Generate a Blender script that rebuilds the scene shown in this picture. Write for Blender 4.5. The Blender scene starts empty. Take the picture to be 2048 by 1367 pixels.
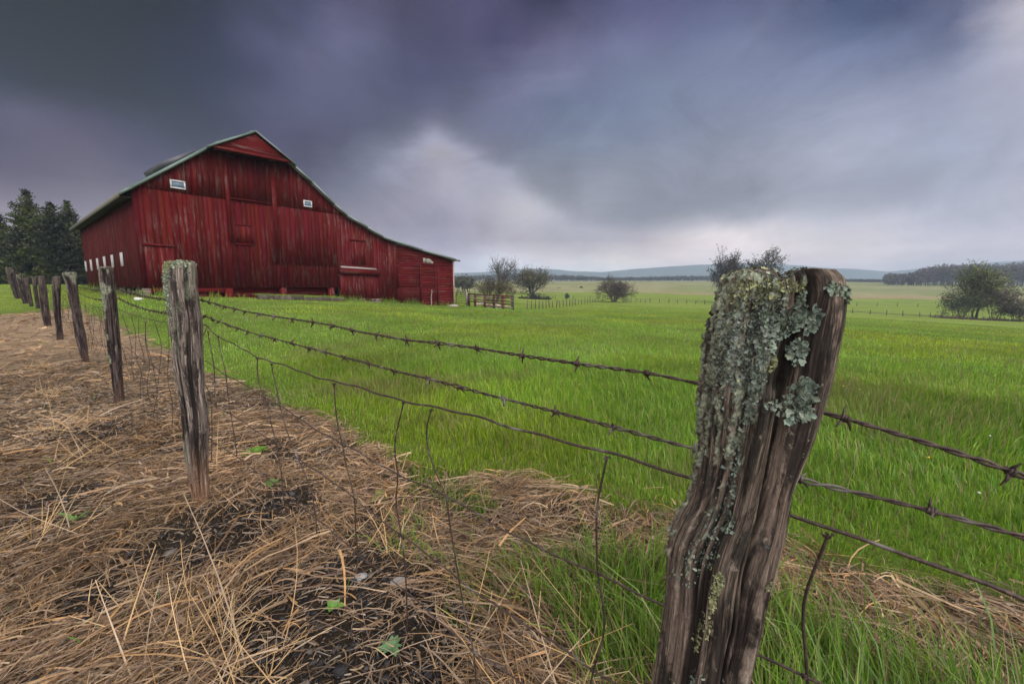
import bpy, math, random
import numpy as np
from mathutils import Vector

# ---------------------------------------------------------------- camera, sky, sun, exposure
SC = bpy.context.scene
COL = SC.collection
SC.render.engine = 'CYCLES'
SC.cycles.use_denoising = True
SC.cycles.max_bounces = 6
SC.cycles.diffuse_bounces = 3
SC.cycles.glossy_bounces = 2
SC.cycles.transmission_bounces = 3
SC.cycles.volume_bounces = 0
SC.cycles.transparent_max_bounces = 4
SC.cycles.sample_clamp_indirect = 4.0
SC.view_settings.view_transform = 'Standard'
SC.view_settings.look = 'None'
SC.view_settings.gamma = 1.0
SC.view_settings.exposure = 0.0

CAM_H = 1.15                      # eye height (m)
FPX = 824.0                       # focal length in pixels of the 2048 px wide photograph
PITCH = math.atan((683.5 - 571.0) / FPX)
cam = bpy.data.cameras.new('camera')
cam_o = bpy.data.objects.new('camera', cam)
COL.objects.link(cam_o)
cam.sensor_width = 36.0
cam.lens = FPX / 2048.0 * 36.0
cam.clip_start = 0.02
cam.clip_end = 12000.0
cam_o.location = (0, 0, CAM_H)
cam_o.rotation_euler = (math.pi / 2 - PITCH, 0, 0)
cam.dof.use_dof = True
cam.dof.focus_distance = 0.85
cam.dof.aperture_fstop = 10.0
SC.camera = cam_o

SUN_AZ, SUN_EL = 118.0, 46.0      # soft light from behind the clouds, to the right and behind the camera
sun = bpy.data.lights.new('sun', 'SUN')
sun.energy = 2.4
sun.angle = math.radians(35)
sun.color = (1.0, 0.95, 0.88)
sun_o = bpy.data.objects.new('sun', sun)
COL.objects.link(sun_o)
a, e = math.radians(SUN_AZ), math.radians(SUN_EL)
sdir = Vector((math.sin(a) * math.cos(e), math.cos(a) * math.cos(e), math.sin(e)))
sun_o.rotation_euler = sdir.to_track_quat('Z', 'Y').to_euler()

def lin(c):
    return tuple(((v + 0.055) / 1.055) ** 2.4 if v > 0.04045 else v / 12.92 for v in c)
class NT:
    """small helper to write node trees"""
    def __init__(s, tree):
        s.t = tree; tree.nodes.clear()
    def n(s, typ, ins=None, **props):
        nd = s.t.nodes.new(typ)
        for k, v in props.items(): setattr(nd, k, v)
        for k, v in (ins or {}).items():
            sk = nd.inputs[k]
            if isinstance(v, bpy.types.NodeSocket): s.t.links.new(v, sk)
            else: sk.default_value = v
        return nd
    def m(s, op, a, b=0.0, c=None, clamp=False):
        nd = s.t.nodes.new('ShaderNodeMath'); nd.operation = op; nd.use_clamp = clamp
        for i, v in enumerate((a, b, c)):
            if v is None: continue
            if isinstance(v, bpy.types.NodeSocket): s.t.links.new(v, nd.inputs[i])
            else: nd.inputs[i].default_value = v
        return nd.outputs[0]
    def mix(s, f, a, b, blend='MIX'):
        nd = s.t.nodes.new('ShaderNodeMix'); nd.data_type = 'RGBA'; nd.blend_type = blend
        for sk, v in ((nd.inputs[0], f), (nd.inputs[6], a), (nd.inputs[7], b)):
            if isinstance(v, bpy.types.NodeSocket): s.t.links.new(v, sk)
            elif sk.type == 'RGBA': sk.default_value = (*v[:3], 1)
            else: sk.default_value = v
        return nd.outputs[2]
    def ramp(s, f, stops, interp='LINEAR'):
        nd = s.t.nodes.new('ShaderNodeValToRGB'); cr = nd.color_ramp; cr.interpolation = interp
        while len(cr.elements) < len(stops): cr.elements.new(0.5)
        for el, (p, c) in zip(cr.elements, stops):
            el.position = p; el.color = (*c[:3], 1) if not isinstance(c, (int, float)) else (c, c, c, 1)
        s.t.links.new(f, nd.inputs[0]); return nd.outputs[0]
    def step(s, v, lo, hi):
        nd = s.t.nodes.new('ShaderNodeMapRange'); nd.interpolation_type = 'SMOOTHSTEP'
        s.t.links.new(v, nd.inputs[0]); nd.inputs[1].default_value = lo; nd.inputs[2].default_value = hi
        return nd.outputs[0]
    def noise(s, vec, scale, detail=3.0, rough=0.55, dist=0.0, color=False):
        nd = s.n('ShaderNodeTexNoise', {'Scale': scale, 'Detail': detail, 'Roughness': rough, 'Distortion': dist})
        s.t.links.new(vec, nd.inputs['Vector']); return nd.outputs[1 if color else 0]

# storm cloud colour (0..255 red, green, blue) by azimuth, -60..60 degrees in 32 columns, for rising elevations
SKY = [
(0, [230, 223, 229, 244, 238, 243, 255, 254, 255, 255, 255, 255, 253, 246, 252, 250, 244, 252, 253, 249, 255, 255, 254, 255, 251, 250, 255, 243, 240, 249, 238, 234, 243, 238, 234, 244, 243, 240, 251, 251, 252, 255, 255, 255, 255, 255, 255, 255, 255, 255, 255, 255, 255, 255, 255, 255, 255, 255, 255, 255, 255, 255, 255, 255, 255, 255, 255, 254, 251, 255, 250, 247, 255, 242, 239, 255, 234, 232, 249, 229, 228, 243, 225, 226, 239, 222, 223, 237, 221, 222, 238, 223, 225, 239, 224, 227]),
(1.5, [215, 206, 214, 229, 220, 227, 250, 243, 248, 247, 239, 245, 234, 225, 231, 233, 224, 232, 239, 232, 242, 249, 246, 255, 240, 236, 247, 227, 222, 232, 221, 215, 225, 220, 214, 225, 227, 221, 233, 243, 237, 248, 254, 251, 255, 255, 255, 255, 255, 255, 255, 255, 255, 255, 255, 252, 249, 255, 255, 254, 255, 255, 250, 255, 247, 241, 255, 245, 241, 255, 244, 241, 254, 234, 231, 244, 225, 223, 240, 222, 221, 235, 219, 221, 233, 217, 220, 232, 217, 220, 232, 218, 223, 233, 220, 224]),
(3, [197, 186, 195, 207, 195, 203, 221, 208, 216, 217, 204, 211, 207, 194, 202, 210, 198, 208, 217, 209, 220, 231, 225, 237, 220, 214, 226, 207, 200, 211, 201, 192, 203, 201, 192, 204, 206, 197, 211, 223, 212, 225, 232, 225, 237, 250, 249, 255, 243, 235, 239, 248, 235, 233, 235, 224, 221, 254, 241, 230, 253, 236, 227, 249, 229, 224, 255, 238, 233, 255, 240, 237, 243, 224, 221, 231, 214, 212, 228, 214, 213, 223, 210, 215, 225, 212, 219, 229, 216, 222, 226, 214, 220, 227, 215, 221]),
(4.5, [176, 163, 174, 179, 164, 174, 180, 162, 170, 175, 157, 165, 172, 157, 166, 182, 167, 179, 189, 178, 190, 194, 186, 198, 190, 182, 195, 183, 174, 186, 179, 168, 179, 180, 170, 183, 182, 171, 187, 180, 169, 186, 194, 185, 199, 206, 198, 206, 206, 195, 198, 204, 193, 195, 195, 185, 187, 205, 193, 190, 207, 191, 191, 224, 206, 204, 249, 232, 229, 253, 237, 234, 228, 214, 211, 212, 201, 201, 215, 204, 205, 206, 198, 207, 207, 200, 212, 214, 206, 216, 218, 208, 217, 221, 210, 218]),
(6, [154, 140, 153, 150, 133, 146, 142, 122, 131, 137, 117, 125, 136, 119, 129, 151, 137, 148, 157, 145, 158, 156, 146, 158, 158, 148, 161, 159, 149, 161, 157, 146, 158, 161, 150, 164, 161, 150, 167, 150, 139, 159, 164, 154, 170, 176, 164, 172, 176, 165, 170, 169, 162, 169, 165, 158, 165, 158, 151, 156, 165, 154, 160, 194, 182, 181, 228, 216, 215, 236, 223, 221, 210, 201, 204, 196, 191, 196, 197, 191, 199, 188, 185, 199, 191, 189, 204, 202, 197, 211, 210, 202, 213, 215, 206, 215]),
(8, [125, 110, 127, 115, 96, 114, 102, 79, 97, 97, 76, 92, 105, 89, 104, 118, 104, 116, 118, 106, 121, 115, 105, 119, 122, 112, 126, 130, 120, 134, 134, 124, 138, 142, 132, 148, 145, 136, 154, 145, 136, 155, 154, 145, 161, 165, 156, 165, 173, 166, 174, 165, 161, 170, 167, 163, 174, 152, 149, 160, 147, 144, 155, 161, 158, 167, 184, 179, 188, 176, 175, 188, 185, 183, 195, 182, 184, 198, 177, 177, 193, 169, 171, 188, 178, 179, 195, 193, 189, 204, 201, 195, 208, 208, 200, 210]),
(10, [100, 85, 106, 86, 68, 93, 66, 43, 75, 68, 44, 72, 87, 69, 86, 85, 72, 90, 85, 75, 94, 87, 78, 97, 96, 87, 105, 107, 99, 116, 122, 115, 129, 131, 124, 140, 140, 132, 150, 150, 142, 161, 157, 151, 166, 163, 157, 167, 170, 165, 169, 176, 174, 184, 180, 179, 192, 162, 162, 176, 151, 153, 168, 153, 154, 169, 159, 160, 174, 165, 167, 185, 173, 175, 192, 178, 181, 200, 174, 177, 197, 165, 169, 187, 171, 172, 192, 184, 182, 200, 195, 189, 203, 203, 195, 206]),
(12, [80, 67, 90, 66, 51, 80, 53, 38, 70, 67, 52, 76, 73, 58, 79, 54, 44, 70, 60, 51, 76, 67, 59, 83, 75, 67, 90, 86, 79, 100, 110, 107, 127, 123, 120, 138, 133, 128, 144, 156, 151, 166, 154, 151, 165, 157, 154, 166, 166, 163, 174, 173, 173, 186, 174, 175, 191, 156, 158, 173, 141, 143, 157, 143, 145, 161, 147, 150, 166, 148, 150, 165, 169, 172, 190, 188, 191, 210, 181, 185, 206, 167, 174, 196, 169, 171, 193, 179, 177, 195, 190, 185, 199, 199, 191, 203]),
(14.5, [61, 50, 74, 51, 40, 68, 48, 38, 70, 70, 62, 86, 50, 38, 66, 41, 36, 60, 40, 34, 59, 54, 45, 75, 59, 50, 79, 56, 47, 75, 85, 81, 106, 127, 128, 149, 130, 127, 144, 145, 139, 153, 135, 132, 146, 143, 143, 160, 155, 158, 177, 151, 155, 173, 147, 152, 171, 142, 147, 164, 137, 141, 157, 137, 141, 159, 143, 147, 165, 154, 157, 176, 165, 168, 188, 179, 182, 203, 174, 178, 201, 160, 166, 190, 162, 164, 183, 176, 173, 189, 188, 182, 195, 196, 188, 199]),
(17, [46, 37, 59, 36, 28, 52, 26, 20, 48, 10, 8, 32, 9, 6, 15, 9, 8, 16, 22, 19, 41, 45, 39, 73, 61, 55, 87, 55, 47, 78, 71, 66, 94, 125, 125, 150, 137, 137, 154, 126, 121, 127, 142, 138, 156, 138, 138, 161, 129, 134, 158, 128, 136, 158, 128, 136, 158, 128, 136, 158, 130, 137, 159, 133, 139, 162, 138, 144, 166, 143, 149, 173, 152, 157, 180, 156, 161, 185, 155, 159, 185, 151, 155, 178, 159, 158, 178, 179, 175, 188, 190, 183, 194, 195, 187, 196]),
(19.5, [34, 27, 44, 24, 19, 35, 13, 11, 23, 6, 6, 6, 5, 5, 5, 5, 5, 27, 14, 14, 48, 39, 37, 68, 72, 70, 102, 82, 79, 110, 73, 70, 101, 91, 89, 120, 121, 120, 145, 138, 137, 154, 130, 132, 158, 124, 127, 159, 115, 121, 151, 110, 120, 147, 112, 122, 148, 115, 125, 151, 119, 128, 155, 126, 135, 161, 133, 140, 167, 137, 143, 171, 137, 144, 171, 136, 143, 170, 134, 141, 171, 120, 127, 158, 164, 163, 177, 190, 184, 193, 194, 186, 194, 195, 185, 194]),
(22, [25, 20, 32, 16, 13, 23, 9, 8, 13, 6, 6, 6, 6, 6, 4, 6, 6, 22, 9, 9, 45, 34, 34, 66, 59, 58, 92, 86, 83, 117, 89, 87, 120, 86, 85, 119, 87, 85, 120, 97, 95, 127, 108, 109, 141, 112, 113, 146, 108, 113, 144, 96, 106, 134, 101, 110, 139, 106, 117, 145, 116, 127, 154, 123, 132, 161, 126, 135, 165, 127, 136, 167, 124, 133, 165, 116, 126, 160, 110, 121, 159, 100, 107, 146, 186, 181, 195, 196, 187, 196, 192, 183, 192, 190, 181, 189]),
(25, [17, 13, 22, 10, 7, 14, 6, 5, 7, 4, 4, 4, 5, 5, 3, 4, 4, 11, 3, 3, 26, 24, 24, 54, 64, 63, 95, 89, 86, 119, 93, 92, 124, 83, 84, 117, 67, 65, 100, 66, 64, 98, 80, 79, 112, 102, 100, 135, 117, 118, 150, 117, 120, 151, 99, 104, 136, 100, 109, 137, 109, 118, 147, 116, 125, 157, 118, 128, 160, 120, 128, 161, 105, 115, 150, 82, 95, 134, 62, 71, 113, 87, 89, 123, 142, 137, 158, 168, 160, 174, 175, 166, 178, 177, 168, 179]),
(28, [10, 7, 15, 6, 4, 8, 3, 3, 4, 3, 3, 3, 3, 3, 3, 3, 3, 6, 3, 3, 15, 19, 19, 39, 48, 47, 75, 67, 66, 99, 95, 93, 127, 84, 82, 113, 63, 58, 89, 60, 54, 87, 71, 65, 101, 59, 53, 94, 75, 69, 106, 103, 98, 135, 101, 101, 137, 99, 102, 134, 99, 99, 136, 98, 104, 142, 99, 105, 143, 96, 101, 136, 74, 80, 115, 51, 62, 102, 56, 63, 102, 81, 82, 115, 113, 109, 134, 138, 131, 150, 152, 144, 160, 160, 150, 164]),
(32, [5, 3, 8, 3, 3, 5, 3, 3, 3, 3, 3, 3, 3, 3, 3, 3, 3, 8, 4, 3, 18, 13, 11, 33, 24, 23, 49, 41, 38, 69, 68, 62, 94, 72, 64, 95, 60, 51, 79, 64, 58, 91, 72, 65, 103, 66, 59, 95, 43, 36, 71, 35, 27, 67, 66, 61, 102, 81, 77, 120, 81, 77, 120, 77, 76, 118, 74, 75, 116, 69, 72, 111, 63, 66, 104, 59, 62, 99, 64, 66, 101, 77, 77, 109, 96, 92, 120, 113, 107, 131, 127, 120, 140, 137, 129, 147]),
(38, [3, 3, 5, 3, 3, 4, 3, 3, 3, 3, 3, 4, 3, 3, 6, 3, 3, 10, 3, 3, 18, 8, 5, 28, 17, 12, 38, 26, 21, 49, 35, 28, 58, 41, 33, 65, 44, 36, 69, 46, 37, 72, 46, 37, 74, 44, 35, 73, 41, 31, 71, 40, 31, 72, 44, 36, 78, 49, 42, 85, 52, 47, 90, 54, 50, 92, 55, 51, 93, 55, 53, 93, 56, 54, 93, 59, 57, 94, 65, 62, 97, 73, 69, 101, 83, 78, 107, 94, 87, 114, 104, 97, 121, 113, 105, 127]),
]
SKY_BACK, SKY_TOP = 3.0, 1.5
# edges of the cloud masses: start azimuth and elevation, direction, normal towards the bright side, length, softness, contrast
EDGES = [
 (-10.27, 20.638, 0.843, -0.537, -0.537, -0.843, 20.594, 1.3, 0.42),
 (-10.27, 20.638, -0.784, -0.62, 0.62, -0.784, 10.513, 1.3, 0.34),
 (7.119, 8.305, 0.999, -0.036, -0.036, -0.999, 37.038, 1.2, 0.26),
 (-49.05, 17.101, 0.971, -0.237, -0.237, -0.971, 16.872, 2.6, 0.26),
 (14.597, 30.243, -0.907, -0.422, 0.422, -0.907, 10.023, 2.0, 0.22),
 (47.001, 20.973, -0.549, -0.836, 0.836, -0.549, 3.21, 1.5, 0.2)]
world = bpy.data.worlds.new('World'); SC.world = world
world.use_nodes = True
W = NT(world.node_tree)
tc = W.n('ShaderNodeTexCoord').outputs['Generated']
sp = W.n('ShaderNodeSeparateXYZ', {0: tc})
X, Y, Z = sp.outputs
zz = W.m('ADD', W.m('MAXIMUM', Z, 0.0), 0.16)
deck = W.n('ShaderNodeCombineXYZ', {0: W.m('DIVIDE', X, zz), 1: W.m('MULTIPLY', W.m('DIVIDE', Y, zz), 0.6), 2: 0.0}).outputs[0]
bil = W.n('ShaderNodeMapping', {'Vector': tc, 'Scale': (1.0, 1.0, 1.9)}).outputs[0]
n1 = W.n('ShaderNodeSeparateColor', {0: W.noise(bil, 4.2, 7, 0.62, 0.4, color=True)})
n2 = W.noise(bil, 4.5, 7, 0.6, 0.9); n3 = W.noise(deck, 1.5, 5, 0.6, 0.5)
az = W.m('MULTIPLY', W.m('ARCTAN2', X, Y), 180 / math.pi)
az = W.m('ADD', az, W.m('MULTIPLY', W.m('SUBTRACT', n1.outputs[0], 0.5), 6.0))
el = W.m('MULTIPLY', W.m('ARCSINE', Z), 180 / math.pi)
elw = W.m('MULTIPLY', W.m('MULTIPLY', W.m('SUBTRACT', n1.outputs[1], 0.5), 5.0), W.step(el, 0.5, 16.0))
el2 = W.m('ADD', el, elw)
fac = W.m('MULTIPLY', W.m('ADD', az, 60.0), 1 / 120.0, clamp=True)
colr = None
for i, (ev, rgb) in enumerate(SKY):
    cs = [lin([v / 255 for v in rgb[k * 3:k * 3 + 3]]) for k in range(32)]
    r = W.ramp(fac, [(k / 31, c) for k, c in enumerate(cs)], 'LINEAR')
    if colr is None: colr = r
    else:
        ep = SKY[i - 1][0]
        t = W.m('MULTIPLY', W.m('SUBTRACT', el2, ep), 1 / (ev - ep), clamp=True)
        colr = W.mix(t, colr, r)
edge_f = None
for a0, e0, dx_, de_, nx_, ne_, ln_, wd_, am_ in EDGES:
    u_ = W.m('SUBTRACT', az, a0); v_ = W.m('SUBTRACT', el2, e0)
    q_ = W.m('ADD', W.m('MULTIPLY', u_, nx_), W.m('MULTIPLY', v_, ne_)); t_ = W.m('ADD', W.m('MULTIPLY', u_, dx_), W.m('MULTIPLY', v_, de_))
    win = W.m('MULTIPLY', W.step(t_, -2.5, 2.0), W.m('SUBTRACT', 1.0, W.step(t_, ln_ - 3.0, ln_ + 4.0)))
    fall = W.m('POWER', 2.71828, W.m('MULTIPLY', W.m('MULTIPLY', q_, q_), -1 / 45.0))
    f_ = W.m('MULTIPLY', W.m('MULTIPLY', W.m('TANH', W.m('MULTIPLY', q_, 1 / wd_)), fall), W.m('MULTIPLY', win, am_))
    edge_f = f_ if edge_f is None else W.m('ADD', edge_f, f_)
det = W.m('ADD', W.m('MULTIPLY', W.m('SUBTRACT', W.m('ADD', W.m('MULTIPLY', n2, 0.65), W.m('MULTIPLY', n3, 0.35)), 0.5), 1.15), 1.0)
det = W.m('MULTIPLY', det, W.m('ADD', edge_f, 1.0))
colr = W.mix(1.0, colr, W.n('ShaderNodeCombineColor', {0: det, 1: det, 2: det}).outputs[0], 'MULTIPLY')
colr = W.mix(W.step(el, 44.0, 72.0), colr, (SKY_TOP, SKY_TOP, SKY_TOP * 1.03))
colr = W.mix(W.step(W.m('MULTIPLY', Y, -1.0), -0.05, 0.6), colr, (SKY_BACK, SKY_BACK * 0.985, SKY_BACK * 0.97))
sky = W.n('ShaderNodeTexSky', sky_type='NISHITA', sun_disc=False, sun_elevation=math.radians(SUN_EL), sun_rotation=math.radians(SUN_AZ))
nis = W.n('ShaderNodeBackground', {'Color': sky.outputs[0], 'Strength': 0.08})
cld = W.n('ShaderNodeBackground', {'Color': colr, 'Strength': 1.0})
mx = W.n('ShaderNodeMixShader', {0: 0.992}); W.t.links.new(nis.outputs[0], mx.inputs[1]); W.t.links.new(cld.outputs[0], mx.inputs[2])
out = W.n('ShaderNodeOutputWorld'); W.t.links.new(mx.outputs[0], out.inputs[0])

# ---------------------------------------------------------------- helpers
cP, sP = math.cos(PITCH), math.sin(PITCH)
def ray(x, y):
    dx = (x - 1024.0) / FPX; dy = (683.5 - y) / FPX
    return np.array([dx, cP + dy * sP, -sP + dy * cP])
def at(x, y, Yd):
    """world point seen at photo pixel x, y and standing Yd metres ahead"""
    r = ray(x, y); return r * (Yd / r[1]) + np.array([0, 0, CAM_H])
def on_plane(x, y, P, n):
    o = np.array([0, 0, CAM_H]); r = ray(x, y)
    return o + r * (np.dot(np.array(P) - o, n) / np.dot(r, n))

def h2(ix, iy, seed=0):
    n = (ix.astype(np.int64) * 374761393 + iy.astype(np.int64) * 668265263 + seed * 974634777) & 0x7fffffff
    n = ((n ^ (n >> 13)) * 1274126177) & 0x7fffffff
    n = ((n ^ (n >> 16)) * 1103515245 + 12345) & 0x7fffffff
    return ((n >> 7) & 0xffff) / 65535.0
def vn(x, y, seed=0):
    x = np.asarray(x, float); y = np.asarray(y, float)
    ix = np.floor(x); iy = np.floor(y); fx = x - ix; fy = y - iy
    fx = fx * fx * (3 - 2 * fx); fy = fy * fy * (3 - 2 * fy)
    a = h2(ix, iy, seed); b = h2(ix + 1, iy, seed); c = h2(ix, iy + 1, seed); d = h2(ix + 1, iy + 1, seed)
    return (a * (1 - fx) + b * fx) * (1 - fy) + (c * (1 - fx) + d * fx) * fy
def fbm(x, y, seed=0, o=4):
    s = 0; amp = 0.5; tot = 0
    for i in range(o):
        s = s + amp * vn(np.asarray(x) * 2 ** i + 17 * i, np.asarray(y) * 2 ** i - 9 * i, seed + i); tot += amp; amp *= 0.5
    return s / tot
def sst(v, a, b):
    t = np.clip((v - a) / (b - a), 0, 1); return t * t * (3 - 2 * t)

class G:
    """collects vertices and faces, then links them as ONE mesh object"""
    def __init__(s): s.V = []; s.Q = []; s.T = []; s.C = []; s.n = 0
    def add(s, V, quads=None, tris=None, col=(0.5, 0.5, 0.5)):
        V = np.asarray(V, float).reshape(-1, 3)
        if quads is not None and len(quads): s.Q.append(np.asarray(quads, np.int64).reshape(-1, 4) + s.n)
        if tris is not None and len(tris): s.T.append(np.asarray(tris, np.int64).reshape(-1, 3) + s.n)
        c = np.asarray(col, float)
        if c.ndim == 1: c = np.repeat(c[None], len(V), 0)
        s.V.append(V); s.C.append(c); s.n += len(V)
    def hexa(s, p, col):
        s.add(p, [(0, 3, 2, 1), (4, 5, 6, 7), (0, 1, 5, 4), (1, 2, 6, 5), (2, 3, 7, 6), (3, 0, 4, 7)], col=col)
    def box(s, x0, x1, y0, y1, z0, z1, col=(0.5, 0.5, 0.5)):
        s.hexa([(x0, y0, z0), (x1, y0, z0), (x1, y1, z0), (x0, y1, z0), (x0, y0, z1), (x1, y0, z1), (x1, y1, z1), (x0, y1, z1)], col)
    def tube(s, P, R, k=6, col=(0.5, 0.5, 0.5), cap=True):
        P = np.asarray(P, float); R = np.broadcast_to(np.asarray(R, float), (len(P),))
        T = np.gradient(P, axis=0); T /= np.linalg.norm(T, axis=1)[:, None] + 1e-12
        up = np.array([0, 0, 1.0]) if abs(T[0][2]) < 0.9 else np.array([1.0, 0, 0])
        N = np.zeros_like(P); nrm = np.cross(up, T[0]); nrm /= np.linalg.norm(nrm)
        for i in range(len(P)):
            nrm = nrm - T[i] * np.dot(nrm, T[i]); nrm /= np.linalg.norm(nrm) + 1e-12; N[i] = nrm
        B = np.cross(T, N); an = np.arange(k) / k * 2 * math.pi
        V = P[:, None] + R[:, None, None] * (np.cos(an)[None, :, None] * N[:, None] + np.sin(an)[None, :, None] * B[:, None])
        m = len(P); i = np.arange(m - 1)[:, None] * k; j = np.arange(k)[None]; j2 = (j + 1) % k
        q = np.stack([i + j, i + j2, i + k + j2, i + k + j], -1).reshape(-1, 4)
        V = V.reshape(-1, 3); t = None
        if cap:
            V = np.vstack([V, P[0], P[-1]]); c0 = m * k
            a0 = np.arange(k)
            t = np.vstack([np.stack([np.full(k, c0), (a0 + 1) % k, a0], 1), np.stack([np.full(k, c0 + 1), (m - 1) * k + a0, (m - 1) * k + (a0 + 1) % k], 1)])
        s.add(V, q, t, col)
    def build(s, name, mat, parent=None, smooth=False, loc=None):
        V = np.vstack(s.V).astype(np.float32); C = np.vstack(s.C).astype(np.float32)
        Q = np.vstack(s.Q) if s.Q else np.zeros((0, 4), np.int64); T = np.vstack(s.T) if s.T else np.zeros((0, 3), np.int64)
        return raw_mesh(name, V, Q, T, C, mat, parent, smooth, loc)

def raw_mesh(name, V, Q, T, C, mat, parent=None, smooth=False, loc=None, uv=None):
    me = bpy.data.meshes.new(name)
    me.vertices.add(len(V)); me.vertices.foreach_set('co', np.ascontiguousarray(V, np.float32).ravel())
    loops = np.concatenate([Q.ravel(), T.ravel()]).astype(np.int32)
    st = np.concatenate([np.arange(len(Q)) * 4, len(Q) * 4 + np.arange(len(T)) * 3]).astype(np.int32)
    me.loops.add(len(loops)); me.loops.foreach_set('vertex_index', loops)
    me.polygons.add(len(st)); me.polygons.foreach_set('loop_start', st)
    if smooth: me.polygons.foreach_set('use_smooth', np.ones(len(st), bool))
    if C is not None:
        at_ = me.attributes.new('Col', 'FLOAT_COLOR', 'POINT')
        at_.data.foreach_set('color', np.hstack([C[:, :3], np.ones((len(C), 1))]).astype(np.float32).ravel())
    if uv is not None:
        at_ = me.attributes.new('grain', 'FLOAT_VECTOR', 'POINT')
        at_.data.foreach_set('vector', uv.astype(np.float32).ravel())
    me.update(calc_edges=True)
    me.materials.append(mat)
    o = bpy.data.objects.new(name, me); COL.objects.link(o)
    if parent is not None: o.parent = parent
    if loc is not None: o.location = loc
    return o

def tag(o, label=None, cat=None, group=None, kind=None):
    for k, v in (('label', label), ('category', cat), ('group', group), ('kind', kind)):
        if v: o[k] = v
    return o
def empty(name, loc=(0, 0, 0), rz=0.0):
    o = bpy.data.objects.new(name, None); COL.objects.link(o); o.location = loc; o.rotation_euler = (0, 0, rz)
    o.empty_display_size = 0.2
    return o
def copy_thing(o, name=None):
    c = o.copy(); COL.objects.link(c)
    for ch in list(o.children):
        d = ch.copy(); COL.objects.link(d); d.parent = c
        for g in list(ch.children):
            q = g.copy(); COL.objects.link(q); q.parent = d
    return c

# ---------------------------------------------------------------- materials
def new_mat(name):
    m = bpy.data.materials.new(name); m.use_nodes = True
    return m, NT(m.node_tree)
def finish(N, bsdf):
    o = N.n('ShaderNodeOutputMaterial'); N.t.links.new(bsdf, o.inputs[0])
def principled(N, col, rough=0.8, bump=None, spec=0.3, metal=0.0):
    d = {'Base Color': col if isinstance(col, bpy.types.NodeSocket) else (*col, 1), 'Roughness': rough, 'Specular IOR Level': spec, 'Metallic': metal}
    if bump is not None: d['Normal'] = bump
    return N.n('ShaderNodeBsdfPrincipled', d).outputs[0]
def attr(N, name='Col'): return N.n('ShaderNodeAttribute', attribute_name=name)
def bumpn(N, h, dist, strength=1.0):
    return N.n('ShaderNodeBump', {'Height': h, 'Distance': dist, 'Strength': strength}).outputs[0]
def objco(N, sc=(1, 1, 1)):
    t = N.n('ShaderNodeTexCoord').outputs['Object']
    return N.n('ShaderNodeMapping', {'Vector': t, 'Scale': sc}).outputs[0]
def gray(N, v): return N.n('ShaderNodeCombineColor', {0: v, 1: v, 2: v}).outputs[0]

def leaf_mat(name, trans=0.35, vary=0.25, scale=3.0):
    m, N = new_mat(name); c = attr(N).outputs[0]
    nz = N.noise(objco(N), scale, 3)
    c = N.mix(1.0, c, gray(N, N.m('ADD', N.m('MULTIPLY', nz, 2 * vary), 1 - vary)), 'MULTIPLY')
    d = N.n('ShaderNodeBsdfDiffuse', {0: c}); t = N.n('ShaderNodeBsdfTranslucent', {0: c})
    g = N.n('ShaderNodeBsdfGlossy', {0: (1, 1, 1, 1), 'Roughness': 0.5})
    x = N.n('ShaderNodeMixShader', {0: trans}); N.t.links.new(d.outputs[0], x.inputs[1]); N.t.links.new(t.outputs[0], x.inputs[2])
    x2 = N.n('ShaderNodeMixShader', {0: 0.025}); N.t.links.new(x.outputs[0], x2.inputs[1]); N.t.links.new(g.outputs[0], x2.inputs[2])
    finish(N, x2.outputs[0]); return m
M_GRASS = leaf_mat('grass_blades', 0.4, 0.2, 1.5)
M_STRAW = leaf_mat('dry_straw', 0.15, 0.3, 12.0)
M_LEAF = leaf_mat('tree_leaves', 0.3, 0.3, 0.8)
M_WEED = leaf_mat('weed_leaves', 0.35, 0.15, 20.0)

def col_mat(name, rough=0.85, vary=0.3, scale=8.0, stretch=(1, 1, 1), bump=0.004, spec=0.25, metal=0.0):
    m, N = new_mat(name); v = objco(N, stretch); nz = N.noise(v, scale, 6, 0.65)
    c = N.mix(1.0, attr(N).outputs[0], gray(N, N.m('ADD', N.m('MULTIPLY', nz, 2 * vary), 1 - vary)), 'MULTIPLY')
    finish(N, principled(N, c, rough, bumpn(N, nz, bump), spec, metal)); return m
M_BARK = col_mat('tree_bark', 0.95, 0.4, 3.0, (1, 1, 0.3), 0.02)
M_WOOD = col_mat('rail_wood', 0.9, 0.4, 6.0, (2, 2, 2), 0.004)
M_STONE = col_mat('field_stone', 0.9, 0.45, 5.0, (1, 1, 1), 0.03)
M_PEBBLE = col_mat('cinder_gravel', 0.92, 0.5, 120.0, (1, 1, 1), 0.002, 0.1)
M_LICHEN = col_mat('lichen', 0.95, 0.3, 260.0, (1, 1, 1), 0.0008, 0.1)
M_WHITE = col_mat('white_paint', 0.6, 0.15, 5.0, (1, 1, 0.3), 0.002)

def rust_mat():
    m, N = new_mat('rusted_wire'); v = objco(N)
    a = N.noise(v, 180.0, 4, 0.7); b = N.noise(v, 14.0, 3)
    c = N.ramp(a, [(0.3, (0.018, 0.011, 0.009)), (0.52, (0.045, 0.026, 0.022)), (0.7, (0.11, 0.072, 0.058))])
    c = N.mix(N.step(b, 0.55, 0.75), c, (0.16, 0.14, 0.13))
    finish(N, principled(N, c, 0.62, bumpn(N, a, 0.0007), 0.4, 0.25)); return m
M_RUST = rust_mat()

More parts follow.
